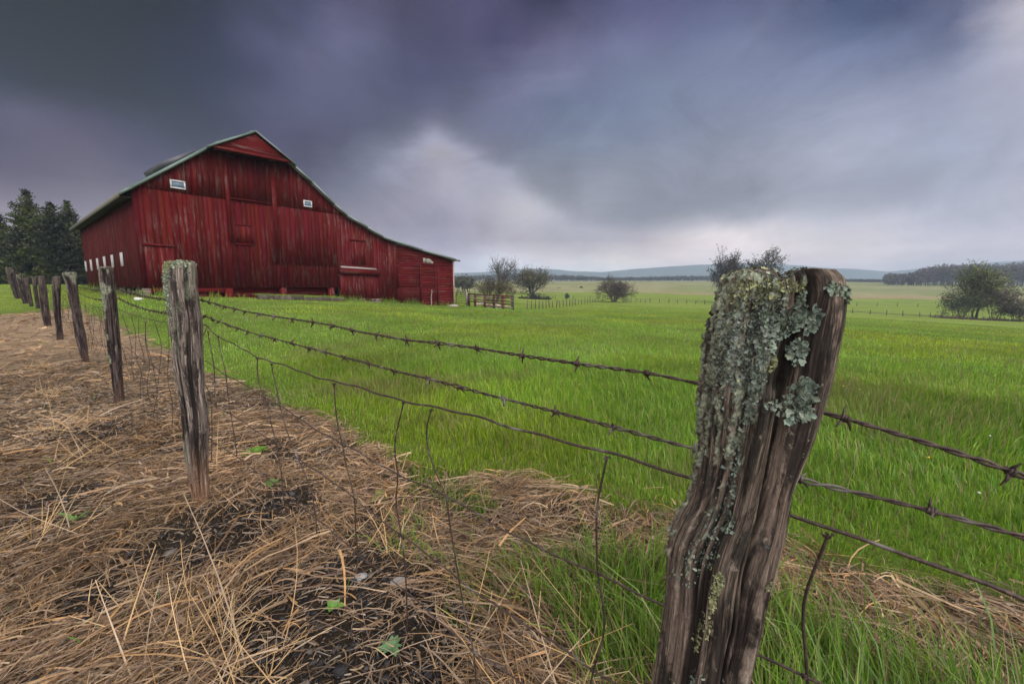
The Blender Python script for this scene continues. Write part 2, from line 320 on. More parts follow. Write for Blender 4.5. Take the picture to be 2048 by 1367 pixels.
def barn_mat(name, axis):
    """weathered red paint on boards; axis 'v' for upright boards, 'h' for level ones"""
    m, N = new_mat(name)
    st = (8, 8, 0.8) if axis == 'v' else (0.5, 0.5, 7)
    v = objco(N, st); v1 = objco(N)
    fine = N.noise(v, 4.0, 6, 0.7); mid = N.noise(v, 1.1, 4, 0.6); big = N.noise(v1, 0.32, 4, 0.6)
    c = N.mix(1.0, attr(N).outputs[0], gray(N, N.m('ADD', N.m('MULTIPLY', fine, 0.65), 0.68)), 'MULTIPLY')
    c = N.mix(1.0, c, gray(N, N.m('ADD', N.m('MULTIPLY', big, 0.5), 0.75)), 'MULTIPLY')
    # bare grey wood where the paint has gone, in upright streaks
    wear = N.m('MULTIPLY', N.step(mid, 0.51, 0.62), N.step(big, 0.36, 0.56))
    wear = N.m('MULTIPLY', wear, N.step(fine, 0.38, 0.62))
    c = N.mix(N.m('MULTIPLY', wear, 0.75), c, (0.135, 0.098, 0.09))
    dk = N.step(N.noise(v, 0.7, 3), 0.56, 0.75)
    c = N.mix(N.m('MULTIPLY', dk, 0.12), c, (0.035, 0.010, 0.010))
    finish(N, principled(N, c, 0.85, bumpn(N, fine, 0.02), 0.08)); return m
M_REDV = barn_mat('red_boards_upright', 'v')
M_REDH = barn_mat('red_boards_level', 'h')

def roof_mat():
    m, N = new_mat('metal_roof'); v = objco(N, (1, 0.25, 1)); nz = N.noise(v, 2.5, 6, 0.65); n2_ = N.noise(objco(N), 0.7, 3)
    c = N.mix(1.0, attr(N).outputs[0], gray(N, N.m('ADD', N.m('MULTIPLY', nz, 0.7), 0.65)), 'MULTIPLY')
    c = N.mix(N.m('MULTIPLY', N.step(n2_, 0.55, 0.75), 0.35), c, (0.12, 0.09, 0.075))
    finish(N, principled(N, c, 0.5, bumpn(N, nz, 0.01), 0.4, 0.2)); return m
M_ROOF = roof_mat()
def glass_mat():
    m, N = new_mat('window_glass')
    nz = N.noise(objco(N), 2.0, 2)
    finish(N, principled(N, N.ramp(nz, [(0.3, (0.10, 0.14, 0.19)), (0.7, (0.14, 0.19, 0.25))]), 0.35, None, 0.15)); return m
M_GLASS = glass_mat()

def post_mat(name, base, light, dark, warm, warm_z):
    """weathered split wood: streaks follow the 'grain' coordinates (metres round the post, metres up, groove depth)"""
    m, N = new_mat(name)
    g = attr(N, 'grain').outputs[1]
    gs = N.n('ShaderNodeSeparateXYZ', {0: g})
    def mp(sx, sy): return N.n('ShaderNodeMapping', {'Vector': g, 'Scale': (sx, sy, 0.0)}).outputs[0]
    f1 = N.noise(mp(330, 6), 1.0, 6, 0.72, 0.25); f2 = N.noise(mp(95, 2.5), 1.0, 5, 0.65, 0.35); f3 = N.noise(mp(26, 5), 1.0, 6, 0.7, 0.7)
    f4 = N.noise(mp(700, 120), 1.0, 4, 0.7); f5 = N.noise(mp(60, 30), 1.0, 5, 0.7)
    c = N.ramp(f2, [(0.28, dark), (0.42, base), (0.56, base), (0.72, light)])
    st = N.ramp(f1, [(0.34, 0.05), (0.45, 0.50), (0.55, 1.05), (0.66, 2.1)])
    c = N.mix(1.0, c, st, 'MULTIPLY')
    c = N.mix(1.0, c, gray(N, N.m('ADD', N.m('MULTIPLY', f4, 1.5), 0.25)), 'MULTIPLY')
    c = N.mix(N.m('MULTIPLY', N.step(f3, 0.47, 0.57), 0.88), c, N.mix(1.0, dark, st, 'MULTIPLY'))
    c = N.mix(N.m('MULTIPLY', N.step(f5, 0.60, 0.68), 0.55), c, N.mix(f4, tuple(x * .7 for x in light), tuple(x * 1.15 for x in light)))
    c = N.mix(N.m('MULTIPLY', N.step(gs.outputs[2], 0.25, 0.9), 0.85), c, tuple(x * 0.5 for x in dark))  # crevice shade painted in by groove depth, along with the black rot
    wz = N.step(N.m('ADD', gs.outputs[1], N.m('MULTIPLY', f2, 0.35)), warm_z + 0.35, warm_z - 0.05)
    c = N.mix(N.m('MULTIPLY', wz, 0.75), c, N.mix(1.0, warm, st, 'MULTIPLY'))
    lm = N.m('MULTIPLY', attr(N, 'Col').outputs[2], N.step(f5, 0.36, 0.58))
    c = N.mix(lm, c, N.mix(N.step(f4, 0.35, 0.65), (0.11, 0.12, 0.085), (0.34, 0.36, 0.26)))
    h = N.m('ADD', N.m('MULTIPLY', f1, 0.7), N.m('MULTIPLY', f4, 0.3))
    finish(N, principled(N, c, 0.88, bumpn(N, h, 0.005), 0.2)); return m
M_POST_HERO = post_mat('weathered_post_near', (0.145, 0.105, 0.083), (0.40, 0.315, 0.25), (0.018, 0.013, 0.012), (0.15, 0.08, 0.045), -2.0)
M_POST_TWO = post_mat('weathered_post_grey', (0.19, 0.15, 0.13), (0.46, 0.39, 0.345), (0.022, 0.016, 0.015), (0.26, 0.135, 0.075), 0.22)
M_POST = post_mat('weathered_post', (0.075, 0.053, 0.050), (0.23, 0.18, 0.16), (0.018, 0.013, 0.013), (0.13, 0.07, 0.045), 0.12)

def ground_mat():
    m, N = new_mat('ground_soil_and_pasture')
    t = N.n('ShaderNodeTexCoord').outputs['Object']
    c = attr(N).outputs[0]
    dist = N.n('ShaderNodeVectorMath', {0: t}, operation='LENGTH').outputs['Value']
    fine = N.noise(t, 45.0, 6, 0.7); mid = N.noise(t, 3.0, 5, 0.65)
    pat = N.noise(N.n('ShaderNodeMapping', {'Vector': t, 'Scale': (1, 1, 0)}).outputs[0], 0.09, 5, 0.6)
    pat2 = N.noise(N.n('ShaderNodeMapping', {'Vector': t, 'Scale': (1, 1, 0)}).outputs[0], 0.9, 5, 0.7)
    v = N.m('ADD', N.m('MULTIPLY', N.m('ADD', N.m('ADD', fine, mid), N.m('ADD', pat, pat2)), 0.75), -0.5)
    c = N.mix(1.0, c, gray(N, v), 'MULTIPLY')
    c = N.mix(N.m('MULTIPLY', N.step(pat, 0.5, 0.7), 0.25), c, N.mix(1.0, c, (1.25, 1.02, 0.9), 'MULTIPLY'))
    finish(N, principled(N, c, 1.0, bumpn(N, N.m('ADD', fine, mid), 0.02), 0.05)); return m
M_GROUND = ground_mat()
def flat_mat(name, c1, c2, scale, rough=0.95, bump=0.0):
    m, N = new_mat(name); nz = N.noise(objco(N), scale, 6, 0.65)
    finish(N, principled(N, N.ramp(nz, [(0.3, c1), (0.7, c2)]), rough, bumpn(N, nz, bump) if bump else None, 0.1)); return m
M_HILL = flat_mat('wooded_hillside', (0.05, 0.068, 0.06), (0.085, 0.105, 0.09), 0.02)  # bluish tint puts part of the distance haze into the colour
M_ROAD = flat_mat('asphalt', (0.045, 0.045, 0.05), (0.075, 0.075, 0.08), 1.5)
#--PART2--

# ---------------------------------------------------------------- terrain
ZT = {  # azimuth in degrees -> (distance, height) along that bearing
-180: [(0, 0), (40, 0), (2500, 0)], -110: [(0, 0), (10, .1), (40, .6), (300, 1.5), (2500, 3)],
-75: [(0, 0), (3, 0), (10, .12), (20, .5), (35, 1.0), (80, 1.4), (300, 2), (2500, 3)],
-51: [(0, 0), (8, 0), (12, .03), (16, .13), (20, .24), (24, .24), (28, .27), (33, .45), (45, .97), (60, 1.22), (100, 1.4), (2500, 3)],
-41: [(0, 0), (8, 0), (12, .12), (18, .42), (25.4, .72), (33, .95), (45, 1.1), (80, 1.2), (2500, 3)],
-25: [(0, 0), (10, 0), (15, .08), (20, .2), (28, .31), (40, .4), (70, .6), (200, 1.5), (2500, 3)],
-8: [(0, 0), (6, 0), (10, -.05), (16, -.18), (24, -.36), (34.5, -.58), (45, -.75), (62, -.45), (120, -.3), (200, 1.2), (400, 5.2), (600, 8), (1000, 6), (2500, 3)],
2: [(0, 0), (6, 0), (12, -.15), (20, -.42), (35.5, -.97), (46, -1.5), (60, -1.85), (90, -1.8), (130, -1.0), (220, 1.2), (400, 5.2), (600, 8), (1000, 6), (2500, 3)],
15: [(0, 0), (6, 0), (12, -.2), (20, -.5), (35, -1.1), (60, -2.0), (88, -2.35), (120, -2.1), (160, -1.15), (240, 1.4), (400, 5.3), (600, 8), (1000, 6), (2500, 3)],
35: [(0, 0), (6, 0), (12, -.25), (20, -.6), (40, -1.6), (70, -2.9), (98, -4.0), (150, -4.7), (190, -4.0), (280, -.8), (480, 5), (700, 8), (1000, 6), (2500, 3)],
50: [(0, 0), (6, 0), (12, -.25), (20, -.65), (45, -2.0), (80, -3.9), (125, -5.6), (180, -4.9), (240, -4.2), (330, -2), (470, .5), (700, 4), (2500, 3)],
75: [(0, 0), (6, 0), (12, -.25), (20, -.65), (45, -2.0), (80, -3.6), (125, -5.0), (240, -4.2), (470, .5), (2500, 3)],
110: [(0, 0), (10, -.1), (40, -1), (200, -2), (2500, 0)], 180: [(0, 0), (40, 0), (2500, 0)]}
_az = np.array(sorted(ZT)); _lr = np.linspace(math.log(1.0), math.log(2506.0), 400)
_tab = np.array([np.interp(np.exp(_lr) - 1, [p[0] for p in ZT[a_]], [p[1] for p in ZT[a_]]) for a_ in _az])
_k = np.hanning(13); _k /= _k.sum()
_tab = np.array([np.convolve(np.pad(r_, 6, 'edge'), _k, 'valid') for r_ in _tab])
_ag = np.linspace(-180, 180, 721)
_tg = np.array([np.interp(_ag, _az, _tab[:, j]) for j in range(400)]).T
_k2 = np.hanning(17); _k2 /= _k2.sum()
_tg = np.array([np.convolve(np.pad(_tg[:, j], 8, 'edge'), _k2, 'valid') for j in range(400)]).T
FENCE = np.array([(3.1, -1.75), (.345, .52), (-1.64, 2.04), (-3.89, 3.97), (-6.34, 6.03), (-9.18, 8.31), (-11.45, 10.11), (-18.3, 15.5), (-25.2, 21.0)])
def fence_d(x, y):
    """signed distance to the fence line, positive on the pasture side"""
    x = np.asarray(x, float); y = np.asarray(y, float)
    best = np.full(x.shape, 1e9); sg = np.zeros(x.shape)
    for (ax, ay), (bx, by) in zip(FENCE[:-1], FENCE[1:]):
        dx, dy = bx - ax, by - ay; L = math.hypot(dx, dy)
        t = np.clip(((x - ax) * dx + (y - ay) * dy) / L ** 2, 0, 1)
        q = np.hypot(x - ax - t * dx, y - ay - t * dy)
        s_ = np.sign((x - ax) * dy - (y - ay) * dx)
        up = q < best; best = np.where(up, q, best); sg = np.where(up, s_, sg)
    return best * sg
def edge_d(x, y):
    return 1.02 + 0.5 * (fbm(x * 1.3, y * 1.3, 5, 3) - 0.5) + 0.62 * sst(x, -0.5, 2.2)
def straw_mask(x, y):
    r = np.hypot(x, y)
    return sst(edge_d(x, y) - fence_d(x, y), -0.12, 0.12) * (1 - sst(r + 5 * (fbm(x * .3, y * .3, 8, 3) - .5), 19, 24))
def gz(x, y):
    x = np.asarray(x, float); y = np.asarray(y, float)
    r = np.hypot(x, y); az_ = np.degrees(np.arctan2(x, y))
    fi = np.clip((az_ + 180) * 2, 0, 719.999); fj = np.clip((np.log(r + 1)) / (_lr[-1]) * 399, 0, 398.999)
    i = fi.astype(int); j = fj.astype(int); u = fi - i; v = fj - j
    z = (_tg[i, j] * (1 - u) + _tg[i + 1, j] * u) * (1 - v) + (_tg[i, j + 1] * (1 - u) + _tg[i + 1, j + 1] * u) * v
    near = 1 - sst(r, 8, 30)
    z = z + near * (0.05 * (fbm(x * 1.1, y * 1.1, 3, 4) - 0.5) + 0.025 * (fbm(x * 6, y * 6, 4, 3) - 0.5))
    z = z + 0.10 * (fbm(x * .15, y * .15, 6, 3) - 0.5) * sst(r, 4, 15) * (1 - sst(r, 200, 500))
    return z

CINDER = [(-.62, 1.36, .42), (-.42, 1.12, .32), (-1.35, 1.75, .28), (-1.2, 2.05, .22), (-1.55, 1.35, .16), (-2.4, 2.1, .22), (-.2, 1.2, .18), (-3.3, 3.1, .3)]
def cinder(x, y):
    c = np.zeros_like(x)
    for cx, cy, cr in CINDER:
        c = np.maximum(c, 1 - sst(np.hypot(x - cx, y - cy) + .25 * (fbm(x * 5, y * 5, 71, 3) - .5), cr * .6, cr * 1.25))
    return np.maximum(c, .75 * sst(fbm(x * 2.1, y * 2.1, 72, 4), .60, .70))
BA = math.atan2(0.781, 0.6245)                  # bearing of the barn's gable wall
BARN_P = (-16.886, 19.0)
def barn_local(x, y):
    dx, dy = x - BARN_P[0], y - BARN_P[1]
    return dx * math.cos(BA) + dy * math.sin(BA), -dx * math.sin(BA) + dy * math.cos(BA)
def in_barn(x, y, m=0.0):
    s_, d_ = barn_local(x, y)
    return (s_ > -m) & (s_ < 19.4 + m) & (d_ > -m) & (d_ < 17.4 + m)

def pale_edge(az_):
    return np.interp(az_, [-60, -20, -8, 2, 15, 25, 35, 50, 60], [140, 130, 112, 128, 156, 172, 186, 236, 260])
def build_ground():
    rr = np.concatenate([[0.0], np.geomspace(0.2, 2180, 330)]); nA = 640
    aa = np.linspace(-math.pi, math.pi, nA, endpoint=False)
    Rg, Ag = np.meshgrid(rr[1:], aa, indexing='ij')
    x = np.concatenate([[0.0], (Rg * np.sin(Ag)).ravel()]); y = np.concatenate([[0.0], (Rg * np.cos(Ag)).ravel()])
    z = gz(x, y)
    s_, d_ = barn_local(x, y)
    z = np.where((s_ > 0.6) & (s_ < 9) & (d_ > 0.6) & (d_ < 17), z - 0.3, z)
    r = np.hypot(x, y); azd = np.degrees(np.arctan2(x, y))
    sm = straw_mask(x, y)
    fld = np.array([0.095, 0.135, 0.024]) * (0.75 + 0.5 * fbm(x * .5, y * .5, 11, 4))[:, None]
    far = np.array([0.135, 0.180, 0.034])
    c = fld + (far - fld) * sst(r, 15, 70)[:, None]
    soil = np.array([0.058, 0.044, 0.036]); drystraw = np.array([0.20, 0.145, 0.098])
    sc_ = soil + (drystraw - soil) * np.clip(sst(r, 3, 14) * 0.9 + 0.15, 0, 1)[:, None]
    cz = (cinder(x, y) * (1 - sst(r, 5, 9)))[:, None]; sc_ = sc_ * (1 - .62 * cz)
    c = c * (1 - sm[:, None]) + sc_ * sm[:, None]
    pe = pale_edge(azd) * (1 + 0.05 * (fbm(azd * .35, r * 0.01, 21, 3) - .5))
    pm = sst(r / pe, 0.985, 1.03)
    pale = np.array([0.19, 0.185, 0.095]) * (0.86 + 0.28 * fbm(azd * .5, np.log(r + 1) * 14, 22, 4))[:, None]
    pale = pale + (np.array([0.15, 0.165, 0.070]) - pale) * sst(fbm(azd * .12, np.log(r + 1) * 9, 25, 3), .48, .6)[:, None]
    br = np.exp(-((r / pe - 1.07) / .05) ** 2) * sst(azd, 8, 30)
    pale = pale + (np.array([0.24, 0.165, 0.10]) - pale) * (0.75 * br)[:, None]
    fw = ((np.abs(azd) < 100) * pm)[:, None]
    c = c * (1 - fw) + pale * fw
    # trodden earth along the barn foot
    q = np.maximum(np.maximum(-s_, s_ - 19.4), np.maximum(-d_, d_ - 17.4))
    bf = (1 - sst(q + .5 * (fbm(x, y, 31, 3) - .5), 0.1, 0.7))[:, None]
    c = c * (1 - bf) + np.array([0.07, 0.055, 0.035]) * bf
    n = len(rr) - 1
    i = np.arange(n - 1)[:, None] * nA + 1; j = np.arange(nA)[None]; j2 = (j + 1) % nA
    q4 = np.stack([i + j, i + nA + j, i + nA + j2, i + j2], -1).reshape(-1, 4)
    t3 = np.stack([np.zeros(nA, int), 1 + np.arange(nA), 1 + (np.arange(nA) + 1) % nA], 1)
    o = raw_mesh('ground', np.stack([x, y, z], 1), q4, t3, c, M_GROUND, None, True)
    tag(o, kind='structure')
build_ground()

# ---------------------------------------------------------------- far hills and the road
def build_hills():
    xs = np.linspace(-1500, 2100, 260)
    px = 1024 + xs / 1700 * FPX
    top = np.interp(px, [300, 700, 960, 1020, 1080, 1150, 1200, 1285, 1395, 1480, 1560, 1640, 1720, 1770, 1850, 2048], [556, 552, 545, 540, 537, 543, 544.5, 537, 530, 527, 530, 536, 540, 544, 535, 520])
    zt = CAM_H + (571 - top) / FPX * 1700 + 3.0 * (fbm(xs * .02, xs * 0, 41, 4) - .5)
    g = G(); rows = []
    for k, (dy, f) in enumerate(((-260, 0.0), (-180, .35), (-90, .75), (0, 1.0), (120, .8), (300, .3), (420, -.1))):
        z = f * zt + (0 if f in (0., 1.) else 5 * (fbm(xs * .01, xs * 0 + k, 42, 4) - .5)) - (3 if f <= 0 else 0)
        rows.append(np.stack([xs, np.full_like(xs, 1700.0 + dy), z], 1))
    V = np.vstack(rows); n = len(xs)
    i = np.arange(6)[:, None] * n; j = np.arange(n - 1)[None]
    g.add(V, np.stack([i + j, i + j + 1, i + n + j + 1, i + n + j], -1).reshape(-1, 4))
    tag(g.build('hills', M_HILL, None, True), kind='structure')
build_hills()
def build_road():
    # the lane beyond the fence's far end
    P = [(-95, 44), (-60, 44.5), (-45, 45), (-36, 45.5)]
    g = G(); V = []
    for x, y in [(x0 + (x1 - x0) * t, y0 + (y1 - y0) * t) for (x0, y0), (x1, y1) in zip(P[:-1], P[1:]) for t in np.linspace(0, 1, 12)]:
        for o_ in (-2.0, 0, 2.0): V.append((x, y + o_, float(gz(x, y + o_)) + 0.05))
    m = len(V) // 3
    g.add(V, [(3 * i + k, 3 * i + 3 + k, 3 * i + 4 + k, 3 * i + 1 + k) for i in range(m - 1) for k in (0, 1)])
    tag(g.build('road', M_ROAD), kind='structure')
build_road()

# ---------------------------------------------------------------- grass, straw and cinders (stuff)
RNG = np.random.default_rng(7)
def blades(x, y, z, hd, ht, wd, lean, col, curve=0.5):
    """blade meshes: five vertices each"""
    n = len(x); ux, uy = np.cos(hd), np.sin(hd); px, py = -uy, ux
    tw = RNG.uniform(0, math.pi, n); wx, wy = np.cos(tw), np.sin(tw)
    V = np.zeros((n, 5, 3))
    l1 = lean * ht * 0.35; l2 = lean * ht
    for k, (w_, l_, h_) in enumerate(((-1, 0, 0), (1, 0, 0), (-.75, l1, .55), (.75, l1, .55), (0, l2, 1))):
        hh = ht * h_ * (1 - 0.35 * lean * (h_ == 1) * curve)
        V[:, k, 0] = x + wx * w_ * wd + ux * l_; V[:, k, 1] = y + wy * w_ * wd + uy * l_; V[:, k, 2] = z + hh
    b = np.arange(n)[:, None] * 5
    return V.reshape(-1, 3), b + np.array([[0, 1, 3, 2]]), b + np.array([[2, 3, 4]]), np.repeat(col, 5, 0)
GC = np.array([(.195, .310, .017), (.245, .360, .024), (.150, .265, .019), (.290, .370, .038), (.170, .285, .036)])
def grass_cols(n, x, y, seed):
    c = GC[RNG.integers(0, 5, n)] * RNG.uniform(.75, 1.25, n)[:, None]
    p = fbm(x * .45, y * .45, seed, 4)[:, None]
    c = c * (0.50 + 1.0 * p)
    q = sst(fbm(x * .16 + 3, y * .16, seed + 5, 4), .38, .62)[:, None]; c = c * (np.array([.80, .92, 1.15]) * (1 - q) + np.array([1.16, 1.02, .85]) * q)
    b = sst(fbm(x * .9, y * .9, seed + 9, 4), .60, .72)[:, None] * .45; c = c * (1 - b) + np.array([.19, .165, .07]) * b
    yel = (RNG.random(n) < 0.04)[:, None]
    return np.where(yel, np.array([.30, .26, .11]) * RNG.uniform(.6, 1.2, n)[:, None], c)
def polar_sample(n, r0, r1, ex, a0=-66, a1=66):
    """n points with density falling as r**-ex"""
    u = RNG.random(n); p = 2 - ex
    r = (r0 ** p + u * (r1 ** p - r0 ** p)) ** (1 / p)
    a_ = np.radians(RNG.uniform(a0, a1, n))
    return r * np.sin(a_), r * np.cos(a_), r
def build_pasture():
    parts = []
    for n, r0, r1, ex in ((260000, 1.3, 7, 0.7), (430000, 6, 75, 1.45)):
        x, y, r = polar_sample(n, r0, r1, ex)
        # gather blades into tufts
        d = fence_d(x, y); ed = edge_d(x, y)
        tuf = fbm(x * 3.2, y * 3.2, 51, 3)
        keep = (RNG.random(n) < sst(d - ed, -0.15, 0.18) * (0.35 + 1.1 * tuf)) | ((r > 24) & (d < 0) & (RNG.random(n) < .8))
        keep &= ~in_barn(x, y, 0.25)
        s_, b_ = barn_local(x, y); keep &= ~((b_ > 0) & (s_ > 1) & (s_ < 19))
        x, y, r, d, ed, tuf = (q[keep] for q in (x, y, r, d, ed, tuf)); m = len(x)
        big = fbm(x * .35, y * .35, 52, 3)
        ht = RNG.gamma(6, 1 / 6, m) * (0.044 + 0.044 * tuf) * (0.55 + 0.9 * big) * (0.45 + 0.55 * sst(d - ed, 0, 0.8))
        ht = np.where(r > 26, ht * .9, ht)
        wd = 0.0019 * (1 + (r / 5.0) ** 0.85) * RNG.uniform(.7, 1.3, m)
        hd = fbm(x * .8, y * .8, 53, 2) * 9 + RNG.normal(0, 1.2, m)
        ln = np.abs(RNG.normal(.22, .26, m))
        gc = grass_cols(m, x, y, 54); dead = RNG.random(m) < .035 * (.4 + 1.2 * vn(x * .7, y * .7, 57))
        gc = np.where(dead[:, None], np.array([.30, .21, .12]) * RNG.uniform(.6, 1.2, m)[:, None], gc); ht = np.where(dead, ht * 1.5 + .03, ht); wd = np.where(dead, wd * .6, wd)
        parts.append(blades(x, y, gz(x, y) - .005, hd, ht, wd, ln, gc))
    # ranker grass and weeds along the foot of the barn
    m = 5200; s_ = RNG.uniform(-.4, 19.8, m); q_ = RNG.gamma(1.5, .16, m) + .04; sd = RNG.random(m) < .32
    dl = np.where(sd, RNG.uniform(0, 17.5, m), -q_); s_ = np.where(sd, -q_, s_)
    x = BARN_P[0] + s_ * math.cos(BA) - dl * math.sin(BA); y = BARN_P[1] + s_ * math.sin(BA) + dl * math.cos(BA)
    k = RNG.random(m) < sst(fbm(s_ * .8 + dl * .7, dl * .2, 58, 3), .38, .6); x, y, q_ = x[k], y[k], q_[k]; m = len(x)
    parts.append(blades(x, y, gz(x, y) - .01, RNG.uniform(0, 6.3, m), RNG.gamma(4, .25, m) * .26 * (1.1 - .6 * np.clip(q_, 0, 1)), RNG.uniform(.008, .016, m), np.abs(RNG.normal(.25, .25, m)), grass_cols(m, x, y, 59) * .8))
    V = []; Q = []; T = []; C = []; o = 0
    for v, q, t, c in parts: V.append(v); Q.append(q + o); T.append(t + o); C.append(c); o += len(v)
    ob = raw_mesh('pasture_grass', np.vstack(V), np.vstack(Q), np.vstack(T), np.vstack(C), M_GRASS)
    tag(ob, 'lush green pasture grass between the fence and the barn', 'grass', kind='stuff')
build_pasture()
def build_verge_grass():
    n = 60000
    x = RNG.uniform(-1.2, 2.6, n); y = RNG.uniform(.55, 2.6, n)
    d = fence_d(x, y); tuf = fbm(x * 3.5, y * 3.5, 61, 3)
    dens = sst(d, .22, .5) * (1 - sst(d, .82, 1.05)) * sst(x, -.75, .15) * sst(tuf + .25 * sst(x, .3, 1), .34, .54)
    k = RNG.random(n) < dens
    x, y, d, tuf = x[k], y[k], d[k], tuf[k]; m = len(x)
    ht = RNG.gamma(7, 1 / 7, m) * (.085 + .115 * sst(x, -.4, .7)) * (.7 + .6 * tuf)
    c = GC[RNG.integers(0, 5, m)] * np.array([.85, .92, 1.5]) * RNG.uniform(.6, 1.15, m)[:, None]
    c = np.where((RNG.random(m) < .14)[:, None], np.array([.32, .25, .14]) * RNG.uniform(.6, 1.1, m)[:, None], c)
    hd = fbm(x * 1.5, y * 1.5, 63, 2) * 8 + RNG.normal(0, 1.0, m)
    V, Q, T, C = blades(x, y, gz(x, y) - .005, hd, ht, RNG.uniform(.0016, .0034, m), np.abs(RNG.normal(.4, .3, m)), c)
    # odd green shoots among the straw
    n2_ = 1500; x2 = RNG.uniform(-9, 1, n2_); y2 = RNG.uniform(.9, 9, n2_)
    k = (fence_d(x2, y2) < .9) & (fbm(x2 * 1.6, y2 * 1.6, 64, 3) > .6); x2, y2 = x2[k], y2[k]; m2 = len(x2)
    V2, Q2, T2, C2 = blades(x2, y2, gz(x2, y2), RNG.uniform(0, 6.3, m2), RNG.uniform(.04, .12, m2), RNG.uniform(.002, .004, m2), np.abs(RNG.normal(.5, .3, m2)), grass_cols(m2, x2, y2, 65) * .9)
    ob = raw_mesh('verge_grass', np.vstack([V, V2]), np.vstack([Q, Q2 + len(V)]), np.vstack([T, T2 + len(V)]), np.vstack([C, C2]), M_GRASS)
    tag(ob, 'long wispy grass growing at the foot of the fence', 'grass', kind='stuff')
build_verge_grass()

SC_ = np.array([(.29, .195, .115), (.24, .155, .10), (.40, .295, .20), (.18, .12, .085), (.30, .22, .165), (.13, .08, .052), (.38, .23, .11)])
def strands(x, y, z, hd, L, wd, arc, bend, tilt, col):
    n = len(x); k = 5; t = np.linspace(0, 1, k)[None]
    a_ = hd[:, None] + bend[:, None] * (t - .5)
    st = L[:, None] / (k - 1)
    X = x[:, None] + np.cumsum(np.cos(a_) * st, 1) - np.cos(hd)[:, None] * L[:, None] / 2
    Y_ = y[:, None] + np.cumsum(np.sin(a_) * st, 1) - np.sin(hd)[:, None] * L[:, None] / 2
    Z_ = gz(X, Y_) + z[:, None] + arc[:, None] * np.sin(math.pi * t) + tilt[:, None] * t * L[:, None]
    w_ = wd[:, None] * (1 - .6 * t)
    rl = RNG.uniform(-1.2, 1.2, n)[:, None]
    dx = -np.sin(a_) * np.cos(rl) * w_; dy = np.cos(a_) * np.cos(rl) * w_; dz = np.sin(rl) * w_
    V = np.stack([np.stack([X - dx, Y_ - dy, Z_ - dz], -1), np.stack([X + dx, Y_ + dy, Z_ + dz], -1)], 2).reshape(-1, 3)
    b = np.arange(n)[:, None] * (2 * k)
    Q = np.concatenate([b + np.array([[2 * i, 2 * i + 1, 2 * i + 3, 2 * i + 2]]) for i in range(k - 1)])
    return V, Q, np.repeat(col, 2 * k, 0)
